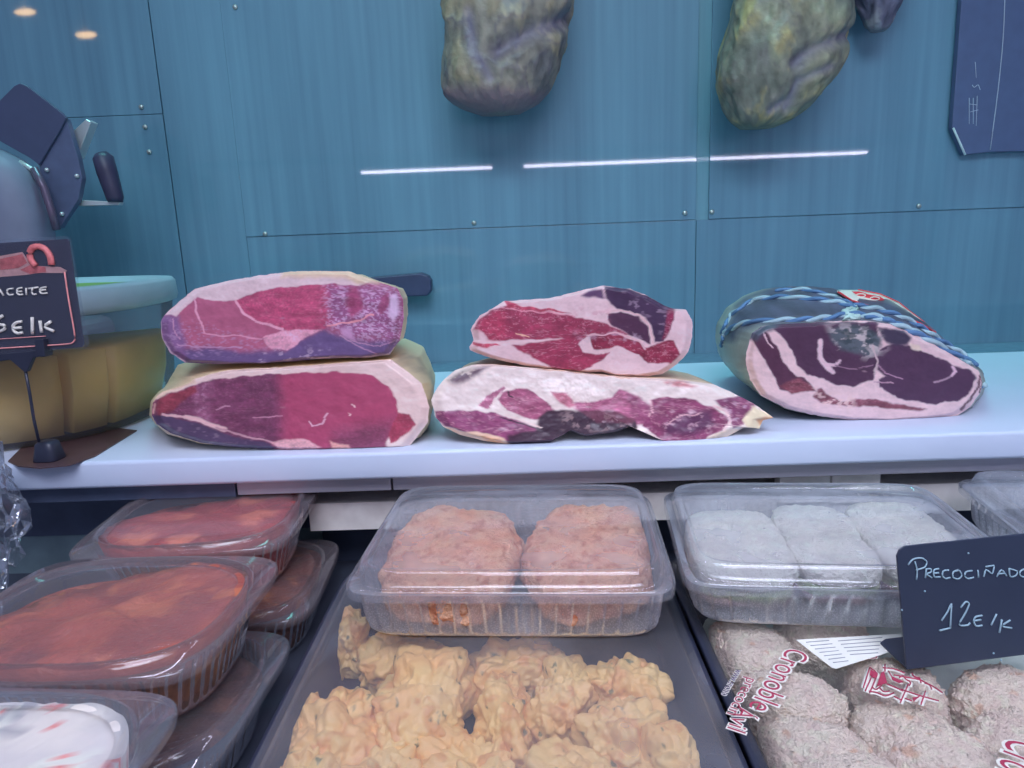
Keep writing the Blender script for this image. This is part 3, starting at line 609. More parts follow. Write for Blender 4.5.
# ================================================================== BLACK BOARD ON WALL
P0 = [(966, -60), (952, 128), (964, 155), (990, 152), (1100, 149), (1110, -60)]
M_black = solid('blackboard', (52, 74, 112), .4, L=LB, var=.06)
bb = thing('wall_blackboard', 'dark blue-black board fixed to the wall at the upper right corner', 'blackboard', atY(1020, 155, WY-.02))
MB().prism([atY(x, y, WY-.022) for x, y in P0], (0, .012, 0)).build('board_face', M_black, bb, False, bevel=.0012)
M_chalk = solid('pale_scratch', (120, 150, 178), .7, L=LB)
def strokes(name, lists, plane, r, mat, parent, lift=.0006):
    P, n = np.array(plane[0]), np.array(plane[1], float); n = n/np.linalg.norm(n); b = MB()
    if (CAM-P)@n < 0: n = -n
    for L in lists:
        Q = []
        for i in range(len(L)-1):
            for t in np.linspace(0, 1, 3, endpoint=False): Q.append((L[i][0]*(1-t)+L[i+1][0]*t, L[i][1]*(1-t)+L[i+1][1]*t))
        Q.append(L[-1]); W = np.array([onpl(x, y, P, n) for x, y in Q])+n*lift
        if len(W) > 4: W[1:-1] = (W[:-2]+2*W[1:-1]+W[2:])/4
        b.tube(W, r, 6)
    return b.build(name, mat, parent)
pw = (atY(1000, 60, WY-.022), (0, 1, 0))
strokes('board_edge_line', [[(1005, -10), (1003, 40), (998, 90), (990, 150)]], pw, .0007, M_chalk, bb)
strokes('scratch_marks', [[(975, 62), (976, 78)], [(972, 85), (974, 88), (978, 84), (980, 90)], [(969, 98), (969, 124)], [(973, 98), (973, 124)], [(977, 96), (976, 126)], [(970, 112), (978, 110)], [(969, 104), (977, 105)]], pw, .0005, M_chalk, bb)
strokes('folded_corner_highlight', [[(953, 128), (965, 155)]], pw, .0018, solid('corner_highlight', (140, 178, 196), .4, L=LB), bb)  # pale line paints the highlight along the folded corner
# ================================================================== BLACK BAR HANDLE
hb = thing('black_bar_handle', 'black rectangular handle on the wall behind the stacked hams at left', 'handle', atY(400, 296, WY-.03))
Ph = [(330, 281), (420, 273), (428, 276), (431, 281), (431, 291), (427, 296), (330, 300)]
MB().prism([atY(x, y, WY-.05) for x, y in Ph], (0, .028, 0)).build('grip', solid('black_handle_plastic', (34, 48, 80), .45, L=LB), hb, False, bevel=.003)
for x in (345, 410):
    q = atY(x, 286, WY-.03); MB().tube([(q[0], WY-.03, q[2]), (q[0], WY, q[2])], .006, 8).build('wall_mount', solid('black_handle_plastic', (34, 48, 80), .45, L=LB), hb)
# ================================================================== SLICER
M_sl_grey = solid('slicer_grey_casting', (82, 98, 128), .6, 0, L=LB, var=.05)
M_sl_dark = solid('slicer_dark_plate', (44, 58, 90), .4, L=LB, var=.06)
M_sl_met = solid('slicer_steel', (140, 165, 185), .3, .5, L=LB, var=.05)
M_blackg = solid('black_grip', (34, 38, 66), .45, L=LB)
SY = 1.10
sl = thing('meat_slicer', 'grey meat slicer with dark carriage and black-gripped lever at far left', 'meat slicer', (-.83, 1.17, 1.20))
# blade guard: thick disc whose rim passes through the traced arc
arc = [(-40, 128), (0, 146), (20, 156), (32, 168), (42, 188), (49, 212), (53, 242), (50, 290), (20, 340), (-60, 350), (-120, 300), (-130, 200), (-90, 140)]
ga = np.array([atY(x-15, y+2, SY) for x, y in arc]); gc = ga.mean(0)
rg = [gc+(ga-gc)*s+np.array([0, d, 0]) for s, d in ((.2, -.02), (.6, -.018), (.86, -.01), (.965, .0), (1.0, .012), (1.0, .045), (.9, .06))]
MB().loft(rg).build('blade_guard', M_sl_grey, sl)
MB().box((-1.12, SY+.05, 1.2005), (-.76, 1.325, 1.33)).build('motor_body', M_sl_grey, sl, False, bevel=.02)
for x in (-1.08, -.80):
    MB().tube([(x, 1.13, 1.2), (x, 1.13, 1.24)], .015, 10).build('foot', M_blackg, sl)
mp = [(-20, 120), (0, 100), (14, 86), (20, 83), (27, 86), (62, 113), (66, 118), (60, 130), (39, 165), (30, 158), (-20, 130)]
MB().prism([atY(x, y, SY+.04) for x, y in mp], (.0, .006, .0)).build('meat_carriage', M_sl_dark, sl, False, bevel=.001)
sp = [(66, 118), (78, 158), (82, 178), (78, 200), (60, 228), (57, 228), (48, 205), (40, 175), (39, 165)]
MB().prism([atY(x, y, SY+.045) for x, y in sp], (.0, .012, .0)).build('carriage_side', solid('slicer_mid_plate', (56, 74, 108), .4, L=LB), sl, False, bevel=.001)
MB().tube([atY(x, y, SY+.043) for x, y in ((66, 118), (52, 142), (39, 165))], .0016, 6).build('carriage_fold', M_sl_met, sl)
MB().prism([atY(x, y, SY+.07) for x, y in ((72, 132), (86, 119), (91, 122), (77, 158))], (0, .02, 0)).build('pusher_arm', M_sl_met, sl, False, bevel=.001)
MB().prism([atY(x, y, SY+.06) for x, y in ((54, 198), (82, 200), (120, 202), (119, 205), (80, 206), (52, 205))], (0, .012, 0)).build('lever', M_sl_met, sl, False, bevel=.001)
g1 = [atY(x, y, SY+.062) for x, y in ((101, 153), (103, 158), (107, 172), (112, 188), (115, 198), (115.5, 202))]
MB().tube(g1, [.009, .0155, .0155, .014, .013, .011], 14).build('lever_grip', M_blackg, sl)
MB().tube([atY(x, y, SY+.03) for x, y in ((20, 162), (33, 170), (38, 180))], .004, 8).build('edge_clip', M_sl_met, sl)
MB().tube([atY(x, y, SY+.02) for x, y in ((34, 168), (44, 188), (51, 210), (57, 230))], .006, 8).build('blade_edge', solid('slicer_blade_edge', (66, 66, 92), .3, .3, L=LB), sl)
for x, y in ((47, 170), (77, 176), (62, 214)):
    MB().sphere(atY(x, y, SY+.043), .0035).build('screw', M_sl_met, sl)
# ================================================================== BUCKET
bx, by = -.655, .828
bk = thing('plastic_bucket', 'large translucent bucket with pale lid holding yellowish blocks in oil, behind the price card', 'bucket', (bx, by, 1.2515))
M_bk = clear('translucent_bucket', (.90, .90, .88), .20, .6, .2, hazecol=(.60, .62, .72), blend=.1)
bl = [(.405, .30, 1.2515), (.42, .315, 1.260), (.428, .322, 1.30), (.436, .332, 1.35), (.444, .345, 1.396)]
MB().loft([sup(bx, by, zz, w, d, 2.6, 120) for w, d, zz in bl], True, False).build('tub_wall', M_bk, bk)
M_lid = solid('pale_plastic_lid', (124, 152, 188), .4, var=.04, L=LF)
ll = [(.440, .340, 1.383), (.452, .352, 1.385), (.456, .356, 1.391), (.454, .354, 1.408), (.448, .348, 1.412), (.41, .31, 1.412), (.40, .30, 1.406)]
MB().loft([sup(bx, by, zz, w, d, 2.6, 120) for w, d, zz in ll], False, True).build('lid', M_lid, bk)
MB().loft([sup(bx+.05, by-.01, 1.4066+i*.0008, .35-.004*i, .22-.004*i, 2.4, 80) for i in range(2)], True, True).build('green_label', solid('green_label', (106, 146, 84), .5), bk)
M_cheese = solid('oily_yellow_block', (240, 178, 116), .4, var=.14, scale=14, bmp=.1)
for k, (t0, t1) in enumerate(((-2.6, -.69), (-.64, -.41), (-.355, .75))):
    ring = []; th = np.linspace(t0, t1, 24)
    for zz, s in ((1.256, .93), (1.30, .955), (1.343, .955)):
        w, d = np.interp(zz, [1.2515, 1.260, 1.30, 1.35], [.405, .42, .428, .436])*s, np.interp(zz, [1.2515, 1.260, 1.30, 1.35], [.30, .315, .322, .332])*s
        c, s_ = np.cos(th), np.sin(th); rr = (np.abs(c)**2.6+np.abs(s_)**2.6)**(-1/2.6)
        o_ = np.stack([bx+rr*c*w/2, by+rr*s_*d/2, np.full(24, zz)], 1); i_ = np.stack([bx+rr*c*w/6, by+rr*s_*d/6, np.full(24, zz)], 1)[::-1]
        ring.append(np.vstack([o_, i_]))
    o = MB().loft(ring).build('cheese_block', M_cheese, None, True)
    tag(o, ('yellowish block in the oil at the far left of the bucket', 'yellowish block in the bucket directly behind the price card stem', 'yellowish block in the bucket nearest the stacked hams')[k], 'cheese', 'yellowish blocks in the bucket')
o = MB().loft([sup(bx, by, zz, w, d, 2.6, 80) for zz, w, d in ((1.2535, .1, .08), (1.345, .11, .09))]).build('dark_core', solid('dark_core', (60, 55, 60), .5), bk)
# thin dark sheet standing in for the bucket's shadow on the board
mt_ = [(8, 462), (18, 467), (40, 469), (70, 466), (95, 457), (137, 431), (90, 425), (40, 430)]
o = MB().prism([atz(x, y, 1.2503) for x, y in mt_], (0, 0, .001)).build('shadow_sheet', solid('dark_brown_shadow', (66, 52, 66), .35, var=.2), None, False)
tag(o, 'dark brown thin sheet standing for the shadow under the bucket', 'sheet')
# ================================================================== PRICE CARD (left)
CY = .642
cd = thing('price_card', 'black price card with a pink meat picture on a black stem, before the bucket', 'price card', atz(42, 464, 1.25))
pl = (np.array([0, CY, 1.4]), np.array([0, 1., 0]))
M_cardk = solid('black_card', (40, 42, 76), .5)
M_sleeve = clear('clear_sleeve', (.93, .95, .97), .04, .9, .1)
def plq(pts, Y): return [atY(x, y, Y) for x, y in pts]
MB().prism(plq([(-115, 250), (67, 239), (69, 241), (84, 344), (82, 347), (-100, 362)], CY+.0012), (0, .0012, 0)).build('card', M_cardk, cd, False)
MB().prism(plq([(-122, 247), (66, 236), (71, 239), (89, 343), (87, 347), (-108, 366)], CY-.0002), (0, .0002, 0)).build('sleeve', M_sleeve, cd, False)
M_pinkln = solid('pink_line', (226, 140, 160), .5); M_pink = solid('pink_meat_print', (222, 112, 130), .5, var=.3, scale=160); M_pinkp = solid('pale_meat_print', (226, 160, 175), .5, var=.15, scale=200)
strokes('border_line', [[(65, 272), (69, 300), (76, 338), (74, 342), (70, 344), (20, 347), (-90, 354)]], pl, .0007, M_pinkln, cd)
strokes('rule_line', [[(46, 336), (0, 339), (-60, 342)]], pl, .0004, M_pinkln, cd)
def blobpoly(name, pts, mat, dy): return MB().prism(plq(pts, CY+.0004-dy), (0, .0005, 0)).build(name, mat, cd, False)
blobpoly('meat_picture', [(-60, 262), (-10, 258), (0, 256), (22, 252), (25, 256), (31, 265), (40, 266), (60, 267), (67, 271), (62, 273), (40, 273), (25, 275), (0, 277), (-60, 280)], M_pinkp, 0)
blobpoly('meat_picture', [(0, 259), (22, 254), (27, 263), (18, 268), (0, 270)], M_pink, .0004)
blobpoly('meat_picture', [(20, 270), (30, 265), (45, 267), (46, 272), (30, 274)], M_pink, .0004)
strokes('sausage_picture', [[(36, 266), (31, 260), (30, 252), (33, 247), (39, 246), (46, 249), (51, 257), (52, 265)]], pl, .0029, M_pink, cd, .0002)
M_wr = solid('white_marker', (196, 204, 226), .6, var=.03)
zA = lambda L: [[(x/5.91, 230+y/5.91) for x, y in l] for l in L]
strokes('handwriting', zA([[(-40, 385), (-8, 335), (26, 388)], [(-24, 365), (10, 365)], [(82, 345), (50, 348), (44, 368), (58, 385), (84, 380)],
  [(134, 340), (108, 345), (102, 365), (114, 384), (140, 380)], [(102, 363), (134, 362)], [(158, 342), (160, 384)], [(172, 346), (230, 338)], [(196, 343), (190, 365), (200, 382), (220, 378)],
  [(278, 336), (244, 342), (236, 360), (248, 376), (284, 372)], [(238, 357), (274, 352)]]), pl, .0008, M_wr, cd, .0009)
strokes('handwriting', zA([[(20, 505), (-20, 535), (-28, 580), (0, 600), (34, 585), (30, 560), (-10, 558)], [(132, 540), (100, 545), (80, 565), (84, 595), (108, 612), (138, 605)], [(78, 580), (130, 576)],
  [(194, 515), (196, 615)], [(240, 535), (250, 605)], [(305, 540), (258, 570), (322, 598)]]), pl, .0014, M_wr, cd, .0009)
M_bp = solid('black_plastic', (34, 40, 66), .4)
MB().prism(plq([(34, 340), (43, 339), (45, 357), (36, 357)], CY-.006), (0, .012, 0)).build('clip', M_bp, cd, False, bevel=.0006)
MB().prism(plq([(-40, 358), (44, 350), (44, 356), (33, 358), (27, 372), (24, 372), (10, 360), (-40, 366)], CY-.001), (0, .005, 0)).build('clip_arm', M_bp, cd, False, bevel=.0006)
MB().tube(plq([(25, 368), (30, 395), (34, 420), (39, 442)], CY+.002), .0014, 8).build('stem', M_bp, cd)
b0 = atz(42, 464, 1.2505); tb = atY(40, 438, .655)
MB().loft([sup(b0[0], b0[1]+.012, zz, w, w*.95, 4, 40) for zz, w in ((1.2513, .0235), (1.2525, .024), (1.262, .020), (1.268, .018), (1.27, .014))]).build('base', M_bp, cd)
# ================================================================== BLACK SIGN (right)
B0 = atz(907, 670, 1.1628); B1 = atz(1024, 655, 1.1628); dx = (B1-B0); dx[2] = 0; dx /= np.linalg.norm(dx); ln = np.array([-dx[1]*.13, dx[0]*.13, .99]); ln /= np.linalg.norm(ln); nn_ = np.cross(dx, ln)
if nn_[1] > 0: nn_ = -nn_
sg = thing('price_sign', 'black bent sign with a chalk price standing on the breaded croquette tray', 'price sign', B0)
M_sg = solid('black_slate_plastic', (40, 50, 80), .42, var=.05)
W_ = .17
tl = onpl(897, 547, B0, nn_); h_ = (tl-B0)@ln; off = (tl-B0)@dx
cor = [(0, .0), (W_, 0), (W_+off*.2, h_), (off+.006, h_), (off+.002, h_-.002), (off, h_-.006)]
MB().prism([B0+dx*a+ln*b for a, b in cor], -nn_*.0016).build('sign_face', M_sg, sg, False, bevel=.0004)
bk_ = atz(882, 643, 1.1628); fy = np.array([-dx[1], dx[0], 0])
MB().prism([B0+dx*.0, B0+dx*W_, B0+dx*W_+fy*.032, B0+dx*.008+fy*.033, B0+dx*.002+fy*.03], np.array([0, 0, .0015])).build('foot', M_sg, sg, False, bevel=.0003)
zS = lambda L: [[(860+x/3.841, 500+y/3.84) for x, y in l] for l in L]
M_ch = solid('chalk', (132, 164, 204), .8, var=.1)
pS = (B0, nn_)
strokes('chalk_writing', zS([[(208, 235), (218, 270), (214, 305)], [(182, 248), (200, 225), (235, 220), (256, 235), (248, 258), (212, 268)],
  [(252, 262), (248, 298)], [(250, 264), (270, 262), (272, 276), (250, 282), (274, 298)], [(300, 262), (280, 266), (280, 296), (306, 294)], [(280, 280), (300, 278)],
  [(338, 268), (316, 270), (312, 290), (326, 302), (344, 296)], [(376, 268), (354, 274), (352, 296), (374, 304), (390, 290), (380, 270)], [(428, 270), (402, 274), (398, 292), (412, 302), (434, 296)],
  [(450, 268), (452, 296)], [(472, 294), (480, 262), (506, 286), (512, 254)], [(480, 255), (512, 250)], [(522, 294), (540, 262), (560, 290)], [(526, 282), (554, 280)], [(570, 262), (572, 296), (596, 290), (604, 272), (570, 262)], [(636, 262), (612, 270), (610, 290), (632, 296), (650, 280), (640, 264)]]), pS, .00052, M_ch, sg)
strokes('chalk_price', zS([[(310, 462), (334, 428), (350, 390), (346, 440), (344, 490)], [(302, 500), (344, 490)], [(384, 412), (404, 386), (418, 396), (404, 430), (372, 482), (412, 480), (420, 470)],
  [(466, 442), (440, 446), (432, 465), (442, 484), (466, 480)], [(432, 463), (462, 458)], [(522, 436), (500, 480)], [(542, 458), (532, 508)], [(574, 460), (536, 484), (580, 490)]]), pS, .0006, M_ch, sg)
for x, y in ((415, 204), (248, 350), (160, 422), (512, 588), (540, 614)):
    q = onpl(860+x/3.84, 500+y/3.84, B0, nn_); MB().sphere(q+nn_*.0002, .0007, 6, 4).build('chalk_speck', M_ch, sg)
# ================================================================== CLEAR TUBS
M_tub = clear('clear_tub_plastic', (.92, .94, .96), .07, .95, .05, blend=.2)
M_tubfog = clear('fogged_tub_plastic', (.93, .95, .97), .24, .95, .06, fog=.14, fogscale=45, drops=.14, hazecol=(.88, .91, .96))
M_rim = clear('clear_rim_plastic', (.92, .94, .97), .17, 1.0, .05, blend=.44, hazecol=(.88, .91, 1.0))
M_rimo = clear('stained_rim_plastic', (.90, .82, .76), .20, 1.0, .05, blend=.44, hazecol=(.74, .64, .68))
M_lidc = clear('clear_lid_plastic', (.94, .95, .97), .13, .95, .04, blend=.22)
M_lidfog = clear('fogged_lid_plastic', (.94, .95, .97), .09, .95, .05, fog=.34, fogscale=20, hazecol=(.74, .77, .86))
def tub(label, cx, cy, z0, w, d, h, n, rot, K, flange_n, domed=False, group=None, mb_=None, ml_=None, mr_=None, amp=.0011, cat='food tub', taper=.013, N=480):
    root = thing('clear_food_tub', label, cat, (cx, cy, z0), group)
    t = np.arange(N)/N*2*np.pi*K; rib = np.tanh(2.2*np.sin(t))
    rows = []
    for f in np.linspace(0, 1, 13):
        zz = z0+.0008+(h-.006)*f; ins = taper*(1-f)+(.0055 if domed else .0075); a = amp*sst(.04, .14, f)*(1-sst(.78, .9, f))
        if f < .08: ins += .0015*(1-f/.08)
        rows.append(sup(cx, cy, zz, w-2*ins, d-2*ins, n, N, rot, rib*a))
    rows.append(sup(cx, cy, z0+h-.004, w-.012, d-.012, n, N, rot)); rows.append(sup(cx, cy, z0+h-.003, w-.002, d-.002, flange_n, N, rot))
    MB().loft(rows, True, False).build('tub_body', mb_ or M_tub, root)
    ft = z0+h
    if domed:
        L = [(-.0008, -.008, flange_n), (-.001, -.001, flange_n), (.001, .001, flange_n), (.0045, .0015, n), (.0055, .006, n), (.0075, .0115, n), (.010, .013, n), (.0125, .012, n), (.015, .0095, n), (.018, .009, n)]
    else:
        L = [(-.0006, -.006, flange_n), (-.001, -.0005, flange_n), (.0005, .001, flange_n), (.0055, .001, n), (.0062, .0035, n), (.0085, .0052, n), (.0115, .0045, n), (.014, .0012, n), (.0165, .0010, n), (.0185, .003, n), (.022, .0036, n)]
    R = [sup(cx, cy, ft+dz, w-2*i, d-2*i, q, 240, rot) for i, dz, q in L]
    zl_ = R[-1][0, 2]; i0 = L[-1][0]
    for s in (.85, .7, .5, .3, .12): R.append(sup(cx, cy, zl_+.0004*(1-s), (w-2*i0)*s, (d-2*i0)*s, n, 240, rot))
    kr = 9 if domed else 9
    lid_ = MB().loft(R[kr-1:], False, True).build('tub_lid', ml_ or M_lidc, root)
    MB().loft(R[:kr], False, False).build('lid_rim', mr_ or M_rim, lid_)
    return root
def fill(name, label, cat, cx, cy, z0, w, d, h, n, rot, colf, seed, mat, taper=.013, amp=.0011, K=60, low=None, top=.002, N=240, bumpy=.0025, group=None, it=.0115):
    rows = []; fr = np.linspace(0, 1, 6)
    for f in fr:
        ins = taper*(1-f)+.0095+.001; rows.append(sup(cx, cy, z0+.002+(h-.004)*f, w-2*ins, d-2*ins, n, N, rot))
    ins = it
    for s in (.97, .93, .88, .82, .74, .65, .55, .44, .33, .22, .1): rows.append(sup(cx, cy, z0+h-.002, (w-2*ins)*s, (d-2*ins)*s, n, N, rot))
    V = np.concatenate(rows); k = 6*N
    nz = fbm(V*60, 4, seed)*bumpy; V[k-N:, 2] += nz[k-N:]+top
    if low is not None:
        u = (V[:, 0]-cx)/w*2*low[0]+(V[:, 1]-cy)/d*2*low[1]; V[k-N:, 2] -= np.clip(u[k-N:]-low[2], 0, 1)*low[3]
    C = colf(V)
    o = MB().loft([V[i*N:(i+1)*N] for i in range(len(rows))], True, True, C).build(name, mat)
    return tag(o, label, cat, group)
def mixc(V, cols, sc, seed, L=LF, thr=(-.4, .5)):
    a = sst(*thr, fbm(V*sc, 4, seed))[:, None]; b = sst(.2, .7, fbm(V*sc*1.7, 4, seed+9))[:, None]; C = A(cols[0], L)*(1-a)+A(cols[1], L)*a
    return C*(1-b)+A(cols[2], L)*b
M_sauce = vcol('sauce_surface', .4, 220, .8, .002, coat=.25)
# rear stack
rw, rd, rr_ = .186, .166, math.radians(4)
TG = 'stacked clear tubs of sauce at the left'
tub('lower clear tub under the rear tub of red sauce', -.283, .606, 1.0905, .186, .166, .053, 3.2, math.radians(3), 64, 6.0, group=TG, mr_=M_rimo)
fill('brown_sauce', 'brown sauce in the lower rear tub', 'sauce', -.283, .606, 1.0905, .186, .166, .053, 3.2, math.radians(3), lambda V: mixc(V, [(110, 58, 48), (92, 46, 44), (150, 92, 60)], 40, 5), 5, M_sauce)
tub('clear tub of red sauce topmost of the rear stack, tucked under the board', -.303, .624, 1.1478, rw, rd, .053, 3.2, rr_, 64, 6.0, group=TG, mr_=M_rimo)
def redsauce(V):
    C = mixc(V, [(146, 62, 72), (128, 52, 64), (156, 78, 80)], 35, 21)
    for x, y, r in ((-.255, .62, .022), (-.345, .575, .018), (-.30, .572, .02), (-.27, .66, .018), (-.325, .63, .014)):
        d = np.hypot(V[:, 0]-x, (V[:, 1]-y)*1.2)+.006*fbm(V*70, 3, 8); a = (1-sst(r*.5, r, d))[:, None]*.75*(V[:, 2] > 1.19)[:, None]; C = C*(1-a)+A((196, 120, 108))*a
    return C
fill('red_sauce', 'red sauce with pale lumps in the rear top tub', 'sauce', -.303, .624, 1.1478, rw, rd, .053, 3.2, rr_, redsauce, 22, M_sauce, low=(-.5, .8, .35, .03))
# middle stack
tub('lower clear tub beneath the tub of orange-brown sauce', -.288, .438, 1.0905, .196, .164, .053, 3.0, math.radians(-3), 64, 6.0, group=TG)
fill('brown_sauce', 'dark sauce in the lower middle tub', 'sauce', -.288, .438, 1.0905, .196, .164, .040, 3.0, math.radians(-3), lambda V: mixc(V, [(96, 62, 66), (76, 50, 62), (120, 80, 72)], 40, 35), 35, M_sauce)
tub('clear tub of orange-brown sauce topmost of the middle stack at left', -.298, .454, 1.1478, .200, .164, .053, 3.0, math.radians(-2), 64, 6.0, group=TG, mr_=M_rimo)
def brsauce(V):
    C = mixc(V, [(150, 80, 76), (132, 68, 70), (166, 100, 84)], 30, 41)
    topm = (V[:, 2] > 1.188)[:, None]
    C = np.where(topm, C, mixc(V, [(128, 78, 46), (104, 62, 48), (150, 100, 60)], 50, 43))
    for x, y, r in ((-.345, .405, .016), (-.37, .42, .014), (-.32, .40, .012), (-.30, .53, .013)):
        d = np.hypot(V[:, 0]-x, (V[:, 1]-y))+.006*fbm(V*90, 3, 48); a = (1-sst(r*.4, r, d))[:, None]*.6*topm; C = C*(1-a)+A((98, 56, 66))*a
    return C
fill('tomato_sauce', 'orange-brown sauce filling the top middle tub', 'sauce', -.298, .454, 1.1478, .200, .164, .053, 3.0, math.radians(-2), brsauce, 45, M_sauce, low=(-.65, .6, .35, .03))
# front salad tub
tub('clear tub of white creamy salad at the lower left corner', -.295, .286, 1.0935, .19, .166, .104, 3.0, math.radians(-4), 64, 6.0, amp=.0011)
def salad(V):
    C = mixc(V, [(206, 206, 226), (190, 192, 216), (212, 214, 232)], 40, 52)
    f = fbm(V*np.array([80, 110, 30]), 3, 57); a = sst(.58, .68, f)[:, None]*.85; C = C*(1-a)+A((205, 92, 98))*a
    g_ = fbm(V*np.array([45, 60, 20])+9, 3, 59); b = sst(.45, .65, g_)[:, None]*.6; C = C*(1-b)+A((112, 116, 150))*b
    return C
fill('creamy_salad', 'white creamy salad with red bits in the front left tub', 'salad', -.295, .286, 1.0935, .19, .166, .104, 3.0, math.radians(-4), salad, 55, vcol('cream', .4, 200, .3, .001, coat=.2), top=.0015, it=.0085)
MB_ = MB().loft([sup(-.295, .286, 1.1985+dz, .19-2*i, .166-2*i, 3.0, 200, math.radians(-4)) for i, dz in ((.0085, .0), (.0095, .0015), (.013, .0012), (.0145, -.001))], False, False)
# ================================================================== TRAYS
M_tray = solid('black_tray_plastic', (42, 50, 80), .32, var=.06)
M_traylid = clear('steamed_tray_lid', (.95, .96, .98), .13, .9, .06, fog=.26, fogscale=11, hazecol=(.66, .70, .82))
def tray(label, x0, x1, y0, y1, zr, lidmat, skew=0, group='black trays on the case floor', zf=1.0905):
    cx, cy, w, d = (x0+x1)/2, (y0+y1)/2, x1-x0, y1-y0
    root = thing('black_food_tray', label, 'tray', (cx, cy, zf), group)
    L = [(.020, zf), (.014, zf+.006), (.010, zr-.008), (.009, zr-.002), (.007, zr), (.001, zr), (0, zr-.001), (0, zr-.006), (.002, zr-.006), (.003, zr-.003), (.0075, zr-.003), (.0105, zr-.009), (.0145, zf+.008), (.0205, zf+.002)]
    L = L[::-1]
    MB().loft([sup(cx, cy, zz, w-2*i, d-2*i, 14, 200) for i, zz in L[:-1]], True, False).build('tray_body', M_tray, root)
    if lidmat:
        LL = [(.004, .0012), (.0045, .003), (.012, .003), (.0135, .008), (.0155, .0145), (.018, .016)]
        R = [sup(cx, cy, zr+dz, w-2*i, d-2*i, 14, 200) for i, dz in LL]
        for s in (.8, .6, .4, .2): R.append(sup(cx, cy, zr+.016, (w-.036)*s, (d-.036)*s, 10, 200))
        MB().loft(R, False, True).build('tray_lid', lidmat, root)
    return root
tray('black tray of yellow battered fritters under a fogged clear lid', -.176, .1235, .20, .640, 1.140, M_traylid)
M_film = clear('clear_cling_film', (.98, .985, .99), .03, .9, .06, fog=.06, fogscale=14)
rt = tray('black tray of white breaded croquettes under printed clear film, at lower right', .1265, .50, .20, .640, 1.140, None)
FZ = 1.1612
cx_, cy_, w_, d_ = (.1265+.50)/2, .42, .50-.1265, .44
R = [sup(cx_, cy_, zz, w_-2*i, d_-2*i, 14, 200) for i, zz in ((.003, 1.1405), (.008, 1.1425), (.014, 1.152), (.022, FZ))]
for s in (.8, .6, .4, .2): R.append(sup(cx_, cy_, FZ, (w_-.044)*s, (d_-.044)*s, 10, 200))
film = MB().loft(R, False, True).build('tray_film', M_film, rt)
# ---- printed lettering on the film
def text_mesh(body, size, offset=0.0, extrude=0.00004):
    cu = bpy.data.curves.new('lettering', 'FONT'); cu.body = body; cu.size = size; cu.offset = offset; cu.extrude = extrude; cu.resolution_u = 4; cu.fill_mode = 'BOTH'
    ob = bpy.data.objects.new('lettering_tmp', cu); COL.objects.link(ob); bpy.context.view_layer.update()
    me = bpy.data.meshes.new_from_object(ob.evaluated_get(bpy.context.evaluated_depsgraph_get()))
    V = np.array([v.co[:] for v in me.vertices]); Fc = [tuple(p.vertices) for p in me.polygons]
    bpy.data.objects.remove(ob); bpy.data.curves.remove(cu); bpy.data.meshes.remove(me); return V, Fc
M_maroon = solid('maroon_print', (150, 52, 92), .5, var=.05); M_pwhite = solid('white_print', (212, 214, 236), .5, var=.02); M_pblue = solid('dark_print', (86, 72, 120), .5)
def film_text(body, p0, p1, size=None, mat=M_maroon, outl=.10, stretch_to=True, vs=1.0):
    """lettering on the film whose baseline runs from pixel p0 to p1"""
    a = atz(*p0, FZ); b = atz(*p1, FZ); ux = (b-a); ln_ = np.linalg.norm(ux); ux /= ln_; uy = np.array([-ux[1], ux[0], 0])
    s = size
    V, Fc = text_mesh(body, s); wd = V[:, 0].max()-V[:, 0].min(); kx = ln_/wd
    for nm, off, zz, mt in (('white_outline', outl*s, .0006, M_pwhite), ('printed_lettering', -.006*s, .0009, mat)):
        V, Fc = text_mesh(body, s, off); Wv = a+V[:, :1]*kx*ux+V[:, 1:2]*vs*uy+np.array([0, 0, zz])+V[:, 2:3]*np.array([0, 0, 1])
        MB().add(Wv, Fc).build(nm, mt, film, False)
def P5(x, y): return (680+x/2.977, 600+y/2.977)
film_text('Cronoble', P5(322, 142), P5(204, 318), .0215, outl=.05)
film_text('Ávil', P5(172, 318), P5(140, 384), .0155, outl=.05)
film_text('precocin', P5(200, 232), P5(140, 338), .0105, M_maroon, outl=.05)
film_text('www.crono', P5(168, 208), P5(122, 284), .0068, M_pblue, outl=.05)
film_text('Cronoble', P5(975, 408), P5(905, 640), .030, outl=.05)
film_text('Cronoble', P5(590, 178), P5(560, 140), .010, outl=.05)
film_text('Cronoble', P5(545, 512), P5(470, 620), .028, outl=.05)
# emblem of fine maroon line work
zE = lambda L: [[(840+x/5.565, 640+y/5.565) for x, y in l] for l in L]
pF = (np.array([0, 0, FZ]), np.array([0, 0, 1.]))
E1 = [[(165, 158), (210, 190), (200, 215)], [(165, 158), (130, 270)], [(180, 200), (140, 290)], [(200, 215), (165, 300)], [(238, 160), (300, 165), (360, 190)], [(250, 140), (250, 180)], [(270, 180), (300, 230), (350, 240)],
      [(340, 280), (440, 315), (550, 345)], [(380, 250), (335, 355)], [(475, 290), (450, 365)], [(300, 200), (380, 215), (440, 225), (520, 265), (570, 300)], [(160, 290), (210, 300), (250, 320), (300, 300)], [(260, 250), (320, 275), (350, 290)], [(400, 200), (470, 240)], [(300, 320), (340, 340)], [(410, 340), (440, 320)],
      [(330, 215), (350, 200), (365, 225), (395, 240), (385, 260)], [(400, 190), (415, 215), (445, 215), (450, 245)], [(470, 245), (500, 255), (510, 280)], [(220, 270), (240, 295), (275, 290)], [(180, 270), (200, 285), (230, 260)], [(360, 330), (400, 345)]]
eb = strokes('emblem_backing', zE(E1), pF, .0017, M_pwhite, film, .0002)
strokes('emblem_lines', zE(E1), pF, .0004, M_maroon, film, .0008)
